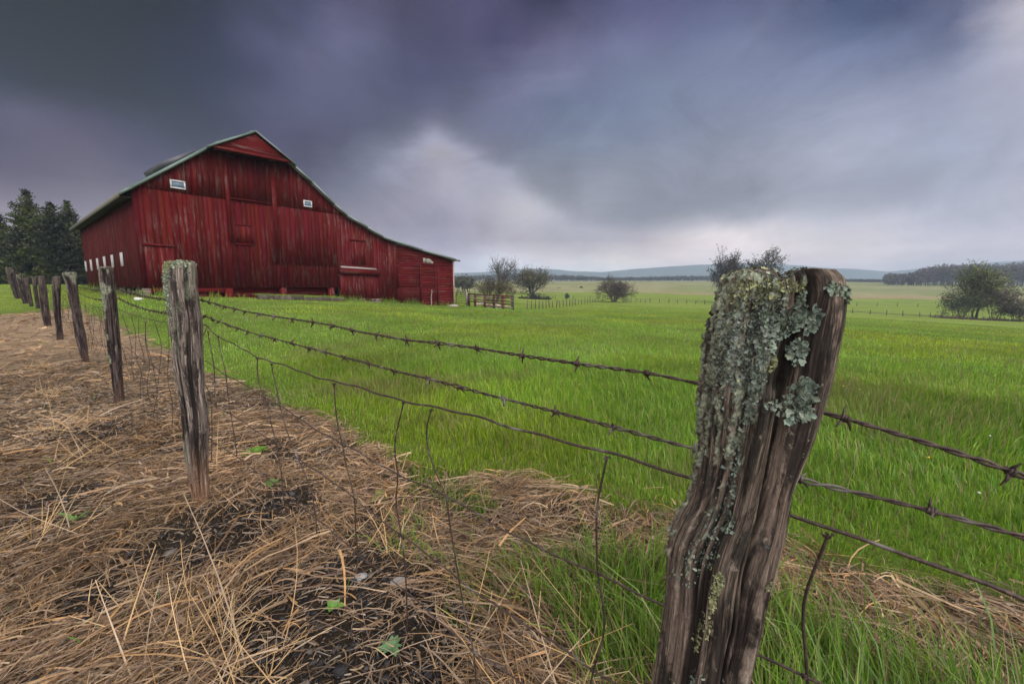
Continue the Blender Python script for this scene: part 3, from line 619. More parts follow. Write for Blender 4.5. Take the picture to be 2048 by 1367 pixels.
def build_straw():
    parts = []
    for n, r0, r1, ex in ((95000, .4, 4.5, 1.0), (80000, 4, 25, 1.35)):
        x, y, r = polar_sample(n, r0, r1, ex, -70, 66)
        ci = cinder(x, y) * (1 - sst(r, 4, 7))
        keep = (RNG.random(n) < straw_mask(x, y) * (1 - .93 * ci)) & (fence_d(x, y) > -9)
        x, y, r, ci = x[keep], y[keep], r[keep], ci[keep]; m = len(x)
        cl = fbm(x * 2.3, y * 2.3, 81, 3)
        hd = fbm(x * .9, y * .9, 82, 3) * 9.0 + RNG.normal(0, .6, m) + (RNG.random(m) < .3) * RNG.uniform(0, 6.3, m)
        L = RNG.gamma(2.5, .4, m) * .105 * (.6 + .9 * cl) + .02
        wd = .0011 * (1 + (r / 3.0) ** .9) * np.clip(RNG.lognormal(0, .5, m), .4, 3.2)
        z = RNG.random(m) ** 1.6 * .05 * (.3 + 1.5 * sst(cl, .35, .7)) + .002
        arc = np.abs(RNG.normal(0, .011, m)) * (.4 + cl)
        col = SC_[RNG.integers(0, 7, m)] * np.array([1.03, .97, .88]) * RNG.uniform(.6, 1.25, m)[:, None] * (.45 + 1.1 * fbm(x * 1.6, y * 1.6, 83, 4))[:, None]
        parts.append(strands(x, y, z, hd, L, wd, arc, RNG.normal(0, .45, m), np.clip(RNG.normal(0, .12, m), -.05, .6), col))
    n = 290000
    x, y, r = polar_sample(n, .4, 9, 1.1, -80, 70); ci = cinder(x, y) * (1 - sst(r, 4, 7))
    k = RNG.random(n) < straw_mask(x, y) * (1 - .80 * ci); x, y, r = x[k], y[k], r[k]; m = len(x); mt = fbm(x * 1.7, y * 1.7, 85, 4)
    col = np.array([(.26, .175, .105), (.20, .135, .09), (.30, .24, .19), (.14, .095, .065), (.24, .20, .165), (.09, .06, .042), (.34, .245, .16)])[RNG.integers(0, 7, m)] * np.array([1.0, .96, .90]) * RNG.uniform(.6, 1.2, m)[:, None] * (.55 + .9 * mt)[:, None]
    parts.append(strands(x, y, RNG.random(m) * .022 * (.3 + 1.2 * mt) + .001, fbm(x * .9, y * .9, 82, 3) * 9.0 + RNG.normal(0, 1.0, m), RNG.gamma(2.5, .4, m) * .032 + .008, .0013 * (1 + (r / 3.0) ** .9) * RNG.uniform(.5, 1.8, m), np.abs(RNG.normal(0, .003, m)), RNG.normal(0, .5, m), RNG.normal(0, .12, m), col))
    # standing and fallen stalks in loose clumps
    cl = [(-1.02, 1.22, 60, .26), (-.80, 1.05, 40, .23), (-1.3, 1.32, 20, .24), (.12, 1.0, 45, .28), (-.05, 1.22, 30, .25), (-2.2, 1.75, 40, .25), (-2.9, 2.6, 40, .25), (-1.9, 2.6, 40, .22), (-3.6, 3.2, 40, .25), (.25, 1.45, 12, .3), (-.5, 1.75, 25, .22), (-4.8, 4.2, 50, .25), (-6.5, 5.6, 50, .25)]
    for cx, cy, n, L0 in cl:
        x = cx + RNG.normal(0, .09, n); y = cy + RNG.normal(0, .08, n)
        L = RNG.uniform(.4, 1.1, n) * L0
        hd = RNG.normal(1.9, 1.0, n)
        col = np.array([(.50, .31, .13), (.42, .28, .14), (.36, .26, .17)])[RNG.integers(0, 3, n)] * RNG.uniform(.7, 1.15, n)[:, None]
        parts.append(strands(x, y, np.full(n, .01), hd, L, RNG.uniform(.0014, .0026, n), np.zeros(n), RNG.normal(0, .25, n), np.abs(RNG.normal(.45, .4, n)), col))
    V = []; Q = []; C = []; o = 0
    for v, q, c in parts: V.append(v); Q.append(q + o); C.append(c); o += len(v)
    ob = raw_mesh('dry_straw', np.vstack(V), np.vstack(Q), np.zeros((0, 3), np.int64), np.vstack(C), M_STRAW)
    tag(ob, 'matted tan dead grass and straw along the roadside bank', 'straw', kind='stuff')
build_straw()
def build_cinders():
    n = 60000
    x, y, r = polar_sample(n, .8, 6, 1.2, -68, 40)
    k = (RNG.random(n) < cinder(x, y) * straw_mask(x, y)) & (fence_d(x, y) < .6); x, y, r = x[k], y[k], r[k]; m = len(x)
    s_ = RNG.gamma(1.6, 1 / 1.6, m) * .0034 * (1 + r * .12)
    cube = np.array([(-1, -1, -1), (1, -1, -1), (1, 1, -1), (-1, 1, -1), (-1, -1, 1), (1, -1, 1), (1, 1, 1), (-1, 1, 1)], float)
    V = cube[None] * RNG.uniform(.45, 1.1, (m, 8, 3)) * np.stack([s_, s_ * .8, s_ * .6], 1)[:, None]
    a_ = RNG.uniform(0, 6.3, m); ca, sa = np.cos(a_)[:, None], np.sin(a_)[:, None]
    V = np.stack([V[..., 0] * ca - V[..., 1] * sa + x[:, None], V[..., 0] * sa + V[..., 1] * ca + y[:, None], V[..., 2] + (gz(x, y) + s_ * .3)[:, None]], -1)
    f = np.array([(0, 3, 2, 1), (4, 5, 6, 7), (0, 1, 5, 4), (1, 2, 6, 5), (2, 3, 7, 6), (3, 0, 4, 7)])
    Q = (np.arange(m)[:, None, None] * 8 + f[None]).reshape(-1, 4)
    c = np.array([(.034, .032, .034), (.055, .049, .047), (.02, .0185, .0195), (.10, .088, .078)])[RNG.choice(4, m, p=[.45, .25, .24, .06])] * RNG.uniform(.7, 1.4, m)[:, None]
    ob = raw_mesh('cinder_gravel', V.reshape(-1, 3), Q, np.zeros((0, 3), np.int64), np.repeat(c, 8, 0), M_PEBBLE)
    tag(ob, 'dark grey cinder gravel showing through the straw', 'gravel', kind='stuff')
build_cinders()
def build_flowers():
    n = 900
    x, y, r = polar_sample(n, 2.2, 16, 1.2, -30, 58)
    k = (fence_d(x, y) > edge_d(x, y) + .2) & (fbm(x * .5, y * .5, 91, 3) > .47); x, y = x[k][:70], y[k][:70]
    g = G()
    for xx, yy in zip(x, y):
        zz_ = float(gz(xx, yy)); h_ = random.Random(int(xx * 999)).uniform(.10, .2); rr = .008
        yel = random.Random(int(yy * 777)).random() < .6
        c = (.75, .55, .03) if yel else (.62, .60, .52)
        an = np.arange(6) / 6 * 2 * math.pi
        V = np.stack([xx + rr * np.cos(an), yy + rr * np.sin(an), np.full(6, zz_ + h_)], 1)
        V = np.vstack([V, (xx, yy, zz_ + h_ + rr * .9), (xx, yy, zz_ + h_ - rr * .7)])
        g.add(V, None, [(i, (i + 1) % 6, 6) for i in range(6)] + [((i + 1) % 6, i, 7) for i in range(6)], c)
        g.tube([(xx, yy, zz_), (xx, yy, zz_ + h_ - rr * .5)], .0012, 3, (.1, .18, .04), False)
    tag(g.build('meadow_flowers', M_WEED), 'tiny yellow and white flower heads scattered through the pasture', 'flowers', kind='stuff')
build_flowers()
#--PART3--

# ---------------------------------------------------------------- the barn
PROF = [(-.45, 5.08), (0, 5.42), (3.3, 8.05), (5.05, 9.02), (6.8, 7.98), (8.02, 7.12), (9.33, 6.06), (10.12, 5.51), (11.49, 4.94), (12.68, 4.41), (16.0, 3.76), (19.4, 3.22), (19.85, 3.14)]
PS, PZ = [p[0] for p in PROF], [p[1] for p in PROF]
def roofz(s): return float(np.interp(s, PS, PZ))
RED = np.array([.077, .0052, .0057])
BLEN = 17.4
def red(rng, k=1.0):
    return RED * k * rng.uniform(.76, 1.2) * np.array([1, rng.uniform(.85, 1.6), rng.uniform(.85, 1.6)])
def upright(g, s0, s1, zlo, zhi, y0, rng, th=.03, w=(.17, .30), k=1.0, face='front'):
    """upright boards from s0 to s1; zlo and zhi are numbers or functions of s; y0 is the outer face"""
    s = s0; lo = zlo if callable(zlo) else (lambda q: zlo); hi = zhi if callable(zhi) else (lambda q: zhi)
    while s < s1 - .01:
        e_ = min(s1, s + rng.uniform(*w));
        if s1 - e_ < .08: e_ = s1
        dy = rng.uniform(0, .009); a_, b_ = s + .007, e_ - .007
        zl = lo((a_ + b_) / 2) + rng.uniform(-.012, .012)
        y1 = y0 + dy
        c = red(rng, k)
        if face == 'front':
            g.hexa([(a_, y1, zl), (b_, y1, zl), (b_, y1 + th, zl), (a_, y1 + th, zl), (a_, y1, hi(a_)), (b_, y1, hi(b_)), (b_, y1 + th, hi(b_)), (a_, y1 + th, hi(a_))], c)
        else:   # the long side: s runs along the depth of the barn and the face looks to -x
            g.hexa([(y1, b_, zl), (y1, a_, zl), (y1 + th, a_, zl), (y1 + th, b_, zl), (y1, b_, hi(b_)), (y1, a_, hi(a_)), (y1 + th, a_, hi(a_)), (y1 + th, b_, hi(b_))], c)
        s = e_
def prism(g, poly, y0, y1, col):
    """extrude a polygon given in (s, z) between two depths"""
    n = len(poly); V = [(s, y0, z) for s, z in poly] + [(s, y1, z) for s, z in poly]
    q = [(i, i + n, (i + 1) % n + n, (i + 1) % n) for i in range(n)]
    t = [(0, i, i + 1) for i in range(1, n - 1)] + [(n, n + i + 1, n + i) for i in range(1, n - 1)]
    g.add(V, q, t, col)
def build_barn():
    rng = np.random.default_rng(11)
    B = empty('barn', (BARN_P[0], BARN_P[1], 0), BA)
    tag(B, 'large weathered red wooden barn with a lean-to sloping down on its right side', 'barn')
    ins = lambda s: roofz(s) - .02
    # gable wall: boards above and below the belt at 5.55 m, a dark core behind them
    g = G()
    upright(g, 0, 9.5, 1.03, lambda s: min(5.58, ins(s)), 0.0, rng)
    upright(g, .25, 10.0, 5.54, lambda s: max(5.55, ins(s)), -.034, rng)
    upright(g, 9.5, 13.2, lambda s: .22 - (s - 9.5) * .08, ins, 0.0, rng)
    upright(g, 5.54, 9.45, 2.33, 5.53, -.030, rng)
    upright(g, 13.2, 13.85, 1.0, lambda s: ins(s) - .35, -.03, rng)
    upright(g, 13.2, 13.9, -.2, ins, 0.0, rng)
    g.box(.06, 9.2, .05, .10, 1.05, 5.3, (.012, .008, .008))
    prism(g, [(.3, 5.3), (9.4, 5.3), (9.3, 5.9), (8.0, 6.95), (6.8, 7.8), (5.05, 8.85), (3.3, 7.9)], .05, .10, (.012, .008, .008))
    g.box(9.4, 13.85, .05, .10, -.25, 4.2, (.012, .008, .008))
    g.build('gable_wall', M_REDV, B)
    # long side wall
    g = G()
    upright(g, .05, BLEN, 1.06, 5.25, 0.0, rng, face='side', k=.95)
    g.box(.05, .10, .1, BLEN - .05, 1.1, 5.25, (.012, .008, .008))
    g.build('side_wall', M_REDV, B)
    g = G(); g.box(.1, 19.3, BLEN - .06, BLEN, -.6, 3.0, RED * .8); prism(g, [(.1, 3.0), (19.3, 3.0), (16, 3.6), (12.68, 4.2), (10.1, 5.3), (8, 6.9), (5.05, 8.7), (3.3, 7.8), (.1, 5.2)], BLEN - .06, BLEN, RED * .8)
    g.build('rear_wall', M_REDV, B)
    # lean-to: level boards above, upright ones below
    g = G(); z = 1.08
    while z < 3.85:
        h_ = rng.uniform(.15, .2); dy = rng.uniform(0, .006); zt = z + h_ - .006
        def smax(zq): return float(np.interp(-zq, [-4.05, -3.76, -3.22], [14.4, 16.0, 19.4]))
        e1 = min(19.35, smax(zt + .03)) if zt > 3.0 else 19.35
        c = red(rng, 1.02)
        if z < 2.70:
            g.box(13.9, 15.86, dy, dy + .03, z, zt, c)
        else:
            g.hexa([(13.9, dy, z), (min(19.35, smax(z + .03)), dy, z), (min(19.35, smax(z + .03)), dy + .03, z), (13.9, dy + .03, z), (13.9, dy, zt), (e1, dy, zt), (e1, dy + .03, zt), (13.9, dy + .03, zt)], c)
        z += h_
    upright(g, 13.9, 15.86, lambda s: -.12 - .1 * (s - 13.9), 1.06, -.012, rng, k=.72, w=(.12, .2))
    prism(g, [(13.9, -.4), (19.3, -.5), (19.3, 3.12), (16.0, 3.66), (13.9, 4.08)], .05, .1, (.014, .008, .008))
    g.box(13.86, 13.95, -.04, .0, .95, 4.0, RED * .6)
    g.build('lean_to_wall', M_REDH, B)
    g = G(); g.box(19.36, 19.40, -.01, BLEN, -.7, 3.1, RED); g.build('lean_to_side', M_REDV, B)
    # recessed skirt under the gable with its uprights
    g = G()
    for k in range(4): g.box(.32, 9.2, .42 + .005 * k, .47, .05 + k * .245, .285 + k * .245, RED * (1.1 + .06 * k))
    g.build('foundation_skirt', M_REDH, B)
    for s, w in ((3.42, .36), (6.12, .34), (8.98, .36)):
        g = G(); g.box(s - w / 2, s + w / 2, .02, .36, -.2, 1.02, RED * 1.05); g.build('foundation_post', M_REDV, B)
    g = G(); g.box(.30, 3.2, .0, .05, 1.0 - .22, 1.02, RED * 1.05); g.box(.36, 3.1, .10, .14, .42, .76, RED * 1.1)
    g.build('skirt_board', M_REDH, B)
    # stone pier at the corner and rubble under the side sill
    def rubble(g, s0, s1, y0, y1, z0, z1, n, col=(.20, .165, .135)):
        for _ in range(n):
            a_ = rng.uniform(s0, s1); b_ = rng.uniform(y0, y1); c_ = rng.uniform(z0, z1); w = rng.uniform(.12, .28); h_ = rng.uniform(.08, .18)
            p = [(a_ + sx * w * rng.uniform(.6, 1), b_ + sy * w * rng.uniform(.5, .9), c_ + sz * h_ * rng.uniform(.6, 1)) for sz in (-.5, .5) for sx, sy in ((-.5, -.5), (.5, -.5), (.5, .5), (-.5, .5))]
            g.hexa(p, np.array(col) * rng.uniform(.6, 1.4))
    g = G()
    for k in range(4): g.box(.02 + rng.uniform(0, .02), .32 - rng.uniform(0, .02), .03 + rng.uniform(0, .02), .34, .55 + k * .122, .665 + k * .122, np.array([.21, .17, .135]) * rng.uniform(.7, 1.3))
    g.build('stone_pier', M_STONE, B)
    g = G()
    for y in np.arange(1.6, 17, 2.1): g.box(.06, .22, y, y + .18, .5, 1.07, (.12, .09, .075))
    rubble(g, .05, .35, .8, 17, .6, 1.0, 90)
    g.box(.6, .65, .3, 17.2, .3, 1.08, (.012, .01, .01))  # near-black sheet paints the shaded gap under the siding
    g.build('side_footing', M_STONE, B)
    # big hay door in the gable: two guide rails and the crosspiece
    g = G()
    g.box(3.62, 3.80, -.11, -.035, 3.42, 7.72, RED * 1.1); g.box(5.82, 6.04, -.11, -.035, 3.12, 7.72, RED * 1.2)
    g.build('hay_door_guide', M_REDV, B)
    g = G(); upright(g, 3.81, 5.81, 5.60, 7.75, -.075, rng, k=.85); g.box(3.81, 5.81, -.095, -.070, 5.56, 5.64, RED * .7)
    g.build('hay_door', M_REDV, B)
    g = G(); upright(g, 3.86, 4.74, 3.36, 4.28, -.045, rng, k=1.0)
    for bx in ((3.80, 3.88, 3.30, 4.34), (4.72, 4.80, 3.30, 4.34)): g.box(bx[0], bx[1], -.075, -.03, bx[2], bx[3], RED * 1.1)
    for bz in (3.28, 4.28): g.box(3.885, 4.715, -.075, -.03, bz, bz + .07, RED * 1.1)
    g.build('hatch', M_REDV, B)
    # small door by the corner
    g = G(); upright(g, .22, 1.28, 1.06, 2.95, -.014, rng, k=.94); g.box(.16, 1.36, -.065, -.002, 2.96, 3.06, RED * 1.05)
    g.build('side_door', M_REDV, B)
    # faint upper hatch with its drip board
    g = G(); upright(g, 10.42, 11.46, 2.5, 4.02, -.03, rng, k=1.05); g.box(10.36, 11.5, -.07, -.002, 4.03, 4.13, RED * .9)
    g.build('loft_door', M_REDV, B)
    # sliding door with a boxed track above it
    D = G(); upright(D, 9.52, 12.28, lambda s: .24 - (s - 9.5) * .05, 2.0, -.09, rng, k=1.0, w=(.14, .2))
    d = D.build('sliding_door', M_REDV, B)
    t = G(); t.hexa([(9.50, -.28, 1.93), (12.40, -.28, 1.86), (12.40, -.095, 1.86), (9.50, -.095, 1.93), (9.50, -.20, 2.26), (12.40, -.20, 2.19), (12.40, -.002, 2.28), (9.50, -.002, 2.36)], RED * .9)
    t.build('track_cover', M_REDH, d)
    t = G(); t.hexa([(9.6, -.21, 2.275), (12.1, -.21, 2.21), (12.1, -.004, 2.295), (9.6, -.004, 2.37), (9.6, -.21, 2.31), (12.1, -.21, 2.245), (12.1, -.004, 2.33), (9.6, -.004, 2.405)], (.30, .26, .25))  # pale strip paints the lit top of the track cover
    t.build('track_lit_top', M_WHITE, d)
    g = G(); rubble(g, 9.5, 12.3, -.35, -.05, .10, .24, 20, (.15, .11, .09)); g.box(9.5, 12.3, -.3, .0, -.2, .12, (.13, .1, .08)); g.build('door_sill', M_STONE, B)
    # lean-to doors
    for s0, s1, k in ((15.92, 17.52, 1.06), (17.62, 19.28, 1.16)):
        g = G(); z = -.45
        while z < 2.62:
            h_ = rng.uniform(.16, .22); g.box(s0 + .1, s1 - .1, -.045, -.005, z, min(2.66, z + h_ - .004), red(rng, k)); z += h_
        for a_ in (s0, s1 - .1): g.box(a_, a_ + .1, -.062, -.008, -.45, 2.68, red(rng, k * 1.1))
        g.build('lean_to_door', M_REDH, B)
    g = G(); g.box(15.9, 19.3, -.07, -.005, 2.70, 2.80, RED * .9); g.build('door_header', M_REDH, B)
    g = G(); g.box(19.30, 19.42, -.05, -.006, -.55, 3.12, (.34, .25, .24)); g.build('corner_board', M_WHITE, B)
    # torn white board over the lean-to doors
    g = G()
    for a_, b_, z0, z1 in ((16.25, 16.46, 2.86, 3.22), (16.50, 16.58, 2.88, 3.16), (16.62, 16.90, 2.84, 3.20), (16.9, 17.05, 2.83, 3.12), (17.05, 17.22, 2.82, 3.0)):
        g.box(a_, b_, -.05, -.015, z0, z1, (.26, .235, .205))
    g.build('broken_board', M_WHITE, B)
    # gable windows
    for a_, b_, z0, z1 in ((1.40, 1.98, 5.68, 6.06), (7.54, 8.02, 5.72, 6.08)):
        f = G(); t = .055
        f.box(a_, b_, -.09, -.02, z0, z0 + t, (.50, .49, .52)); f.box(a_, b_, -.09, -.02, z1 - t, z1, (.50, .49, .52))
        f.box(a_, a_ + t, -.088, -.02, z0 + t, z1 - t, (.50, .49, .52)); f.box(b_ - t, b_, -.088, -.02, z0 + t, z1 - t, (.50, .49, .52))
        w = f.build('window', M_WHITE, B)
        p = G(); p.box(a_ + t, b_ - t, -.065, -.04, z0 + t, z1 - t); p.build('pane', M_GLASS, w)
    # white louvres of the long side
    for k, y in enumerate((3.75, 6.35, 8.85, 11.45, 14.1, 16.6)):
        f = G(); z0, z1 = 2.15 + .03 * rng.uniform(-1, 1), 2.84 + .03 * rng.uniform(-1, 1); w = .22
        f.box(-.06, -.012, y - w, y - w + .07, z0, z1, (.60, .58, .58)); f.box(-.06, -.012, y + w - .07, y + w, z0, z1, (.60, .58, .58))
        for q in np.linspace(z0, z1 - .09, 9): f.hexa([(-.055, y - w + .07, q), (-.055, y + w - .07, q), (-.014, y + w - .07, q + .05), (-.014, y - w + .07, q + .05), (-.055, y - w + .07, q + .022), (-.055, y + w - .07, q + .022), (-.014, y + w - .07, q + .072), (-.014, y - w + .07, q + .072)], (.58, .56, .56))
        f.box(-.012, -.003, y - w + .06, y + w - .06, z0 + .01, z1 - .01, (.40, .38, .38))
        f.build('louvre', M_WHITE, B)
    # roof: sheets of painted metal with standing ribs
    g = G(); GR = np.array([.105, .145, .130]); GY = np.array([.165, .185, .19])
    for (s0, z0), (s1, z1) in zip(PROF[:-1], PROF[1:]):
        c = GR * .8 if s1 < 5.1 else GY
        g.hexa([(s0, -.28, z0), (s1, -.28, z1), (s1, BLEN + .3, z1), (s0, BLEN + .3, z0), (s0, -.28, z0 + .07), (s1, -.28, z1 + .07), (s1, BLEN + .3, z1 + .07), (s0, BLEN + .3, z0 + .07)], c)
        for y in np.arange(-.27, BLEN + .3, .6):
            g.hexa([(s0, y, z0 + .068), (s1, y, z1 + .068), (s1, y + .05, z1 + .068), (s0, y + .05, z0 + .068), (s0, y + .01, z0 + .105), (s1, y + .01, z1 + .105), (s1, y + .04, z1 + .105), (s0, y + .04, z0 + .105)], c)
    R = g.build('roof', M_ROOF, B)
    g = G()
    for (s0, z0), (s1, z1) in zip(PROF[:-1], PROF[1:]):
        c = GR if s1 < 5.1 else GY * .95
        g.hexa([(s0, -.34, z0 - .06), (s1, -.34, z1 - .06), (s1, -.285, z1 - .06), (s0, -.285, z0 - .06), (s0, -.34, z0 + .08), (s1, -.34, z1 + .08), (s1, -.285, z1 + .08), (s0, -.285, z0 + .08)], c)
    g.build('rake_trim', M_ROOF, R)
    g = G(); g.box(-.50, -.45, -.3, BLEN + .3, 4.93, 5.13, (.12, .11, .095)); g.box(-.46, .0, .05, BLEN, 5.02, 5.06, (.05, .04, .035))
    g.build('eave_fascia', M_WOOD, R)
    for y in np.arange(.4, BLEN, .9):
        g = G(); g.hexa([(-.42, y, 4.94), (.0, y, 5.20), (.0, y + .06, 5.20), (-.42, y + .06, 4.94), (-.42, y, 5.06), (.0, y, 5.36), (.0, y + .06, 5.36), (-.42, y + .06, 5.06)], (.06, .045, .04)); g.build('rafter_tail', M_WOOD, R)
    g = G(); prism(g, [(4.9, 9.03), (5.2, 9.03), (5.13, 9.14), (4.97, 9.14)], -.34, BLEN + .3, (.10, .10, .11)); g.build('ridge_cap', M_ROOF, R)
    # hood over the hay door
    H = G(); prism(H, [(3.0, 7.72), (6.55, 7.80), (4.90, 8.80)], -.92, -.88, RED * .85)
    prism(H, [(3.0, 7.68), (6.55, 7.76), (6.55, 7.88), (3.0, 7.80)], -.96, -.925, RED * 1.15)
    H.hexa([(3.05, -.88, 7.73), (6.5, -.88, 7.81), (6.7, -.036, 7.86), (3.3, -.036, 7.78), (3.05, -.88, 7.77), (6.5, -.88, 7.85), (6.7, -.036, 7.90), (3.3, -.036, 7.82)], RED * .6)
    hd = H.build('hay_hood', M_REDH, B)
    r = G()
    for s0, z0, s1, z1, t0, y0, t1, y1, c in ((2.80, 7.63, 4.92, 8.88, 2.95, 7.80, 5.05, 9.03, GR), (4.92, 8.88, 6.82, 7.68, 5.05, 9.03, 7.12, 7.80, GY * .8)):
        r.hexa([(s0, -1.02, z0), (s1, -1.02, z1), (t1, -.345, y1), (t0, -.345, y0), (s0, -1.02, z0 + .10), (s1, -1.02, z1 + .10), (t1, -.345, y1 + .10), (t0, -.345, y0 + .10)], c)
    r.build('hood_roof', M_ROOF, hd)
    # raised roof sheet seen over the left slope
    g = G()
    g.hexa([(1.9, 3.2, 7.15), (3.4, 3.2, 8.35), (3.4, 6.4, 8.35), (1.9, 6.4, 7.15), (1.7, 3.2, 7.42), (3.4, 3.2, 8.50), (3.4, 6.4, 8.50), (1.7, 6.4, 7.42)], (.07, .07, .085))
    g.build('roof_vent', M_ROOF, R)
build_barn()

def barn_pt(s, d): return (BARN_P[0] + s * math.cos(BA) - d * math.sin(BA), BARN_P[1] + s * math.sin(BA) + d * math.cos(BA))

def build_ledge():
    rng = np.random.default_rng(5); g = G(); P0 = (at(483, 604, 21.2), at(655, 607, 23.4)); n = 15
    bx, by = barn_pt(4.4, -1.25); ex, ey = barn_pt(8.9, -1.2)
    for k in range(n):
        t = (k + .5) / n; x, y = bx + (ex - bx) * t, by + (ey - by) * t; z = float(gz(x, y)); w = .42 * rng.uniform(.8, 1.3)
        p = []
        for zz_ in (z - .12, z + .24 * rng.uniform(.75, 1.1)):
            for sx, sy in ((-.5, -.5), (.5, -.5), (.5, .5), (-.5, .5)):
                u, v = sx * w * rng.uniform(.8, 1), sy * .5 * rng.uniform(.8, 1.1)
                p.append((x + u * math.cos(BA) - v * math.sin(BA), y + u * math.sin(BA) + v * math.cos(BA), zz_))
        g.hexa(p, np.array([.06, .047, .038]) * rng.uniform(.5, 1.8))
    o = g.build('stone_ledge', M_STONE)
    m = 2600; t = RNG.random(m); off = RNG.uniform(-.3, 1.0, m)
    x = bx + (ex - bx) * t - math.sin(BA) * off; y = by + (ey - by) * t + math.cos(BA) * off
    V, Q, T, C = blades(x, y, gz(x, y) + .17, RNG.uniform(0, 6.3, m), RNG.uniform(.06, .16, m), np.full(m, .010), np.abs(RNG.normal(.4, .3, m)), grass_cols(m, x, y, 3))
    raw_mesh('turf', V, Q, T, C, M_GRASS, o)
    tag(o, 'low dark stone ledge topped with turf in front of the barn', 'stone wall')
build_ledge()

def rock(name, x, y, sx, sy, sz, col, label, cat='stone', seed=0, lift=.25):
    rng = np.random.default_rng(seed); n, m = 14, 9
    th = np.linspace(0, 2 * math.pi, n, endpoint=False); ph = np.linspace(-math.pi / 2, math.pi / 2, m)
    T, P = np.meshgrid(th, ph)
    d = np.stack([np.cos(P) * np.cos(T), np.cos(P) * np.sin(T), np.sin(P)], -1).reshape(-1, 3)
    pl = rng.normal(size=(9, 3)); pl /= np.linalg.norm(pl, axis=1)[:, None]
    rad = np.min(np.where(d @ pl.T > .2, .72 / np.maximum(d @ pl.T, .2), 1.0), axis=1)
    V = d * rad[:, None] * np.array([sx, sy, sz]); i = np.arange(m - 1)[:, None] * n; j = np.arange(n)[None]; j2 = (j + 1) % n
    g = G(); g.add(V, np.stack([i + j, i + j2, i + n + j2, i + n + j], -1).reshape(-1, 4), None, col)
    o = g.build(name, M_STONE, None, False, (x, y, float(gz(x, y)) + sz * lift)); tag(o, label, cat); return o
p = at(277, 597, 17.0); rock('rock', p[0], p[1], .22, .16, .10, (.45, .44, .41), 'pale flat rock lying by the barn corner', seed=1)
p = at(905, 613, 33.2); rock('rock', p[0], p[1], .5, .3, .16, (.28, .25, .22), 'light stone at the foot of the lean-to corner', seed=2)
rock('rock', -.60, 1.50, .030, .024, .016, (.27, .27, .28), 'small pale stone lying on the dark cinders left of the wire stays', seed=3)
rock('rock', -.445, 1.475, .036, .026, .016, (.22, .22, .22), 'small grey stone half sunk in the straw under the woven wire', seed=4)

def build_pole():
    x, y = barn_pt(16.65, -.35); z = float(gz(x, y)); x2, y2 = barn_pt(16.95, -.09)
    g = G(); P = [(x + (x2 - x) * t + .02 * math.sin(9 * t), y + (y2 - y) * t, z - .05 + 1.25 * t) for t in np.linspace(0, 1, 8)]
    g.tube(P, np.linspace(.045, .03, 8), 7, (.20, .17, .15))
    tag(g.build('leaning_pole', M_WOOD, None, True), 'bare grey pole leaning against the lean-to door of the barn', 'pole')
build_pole()

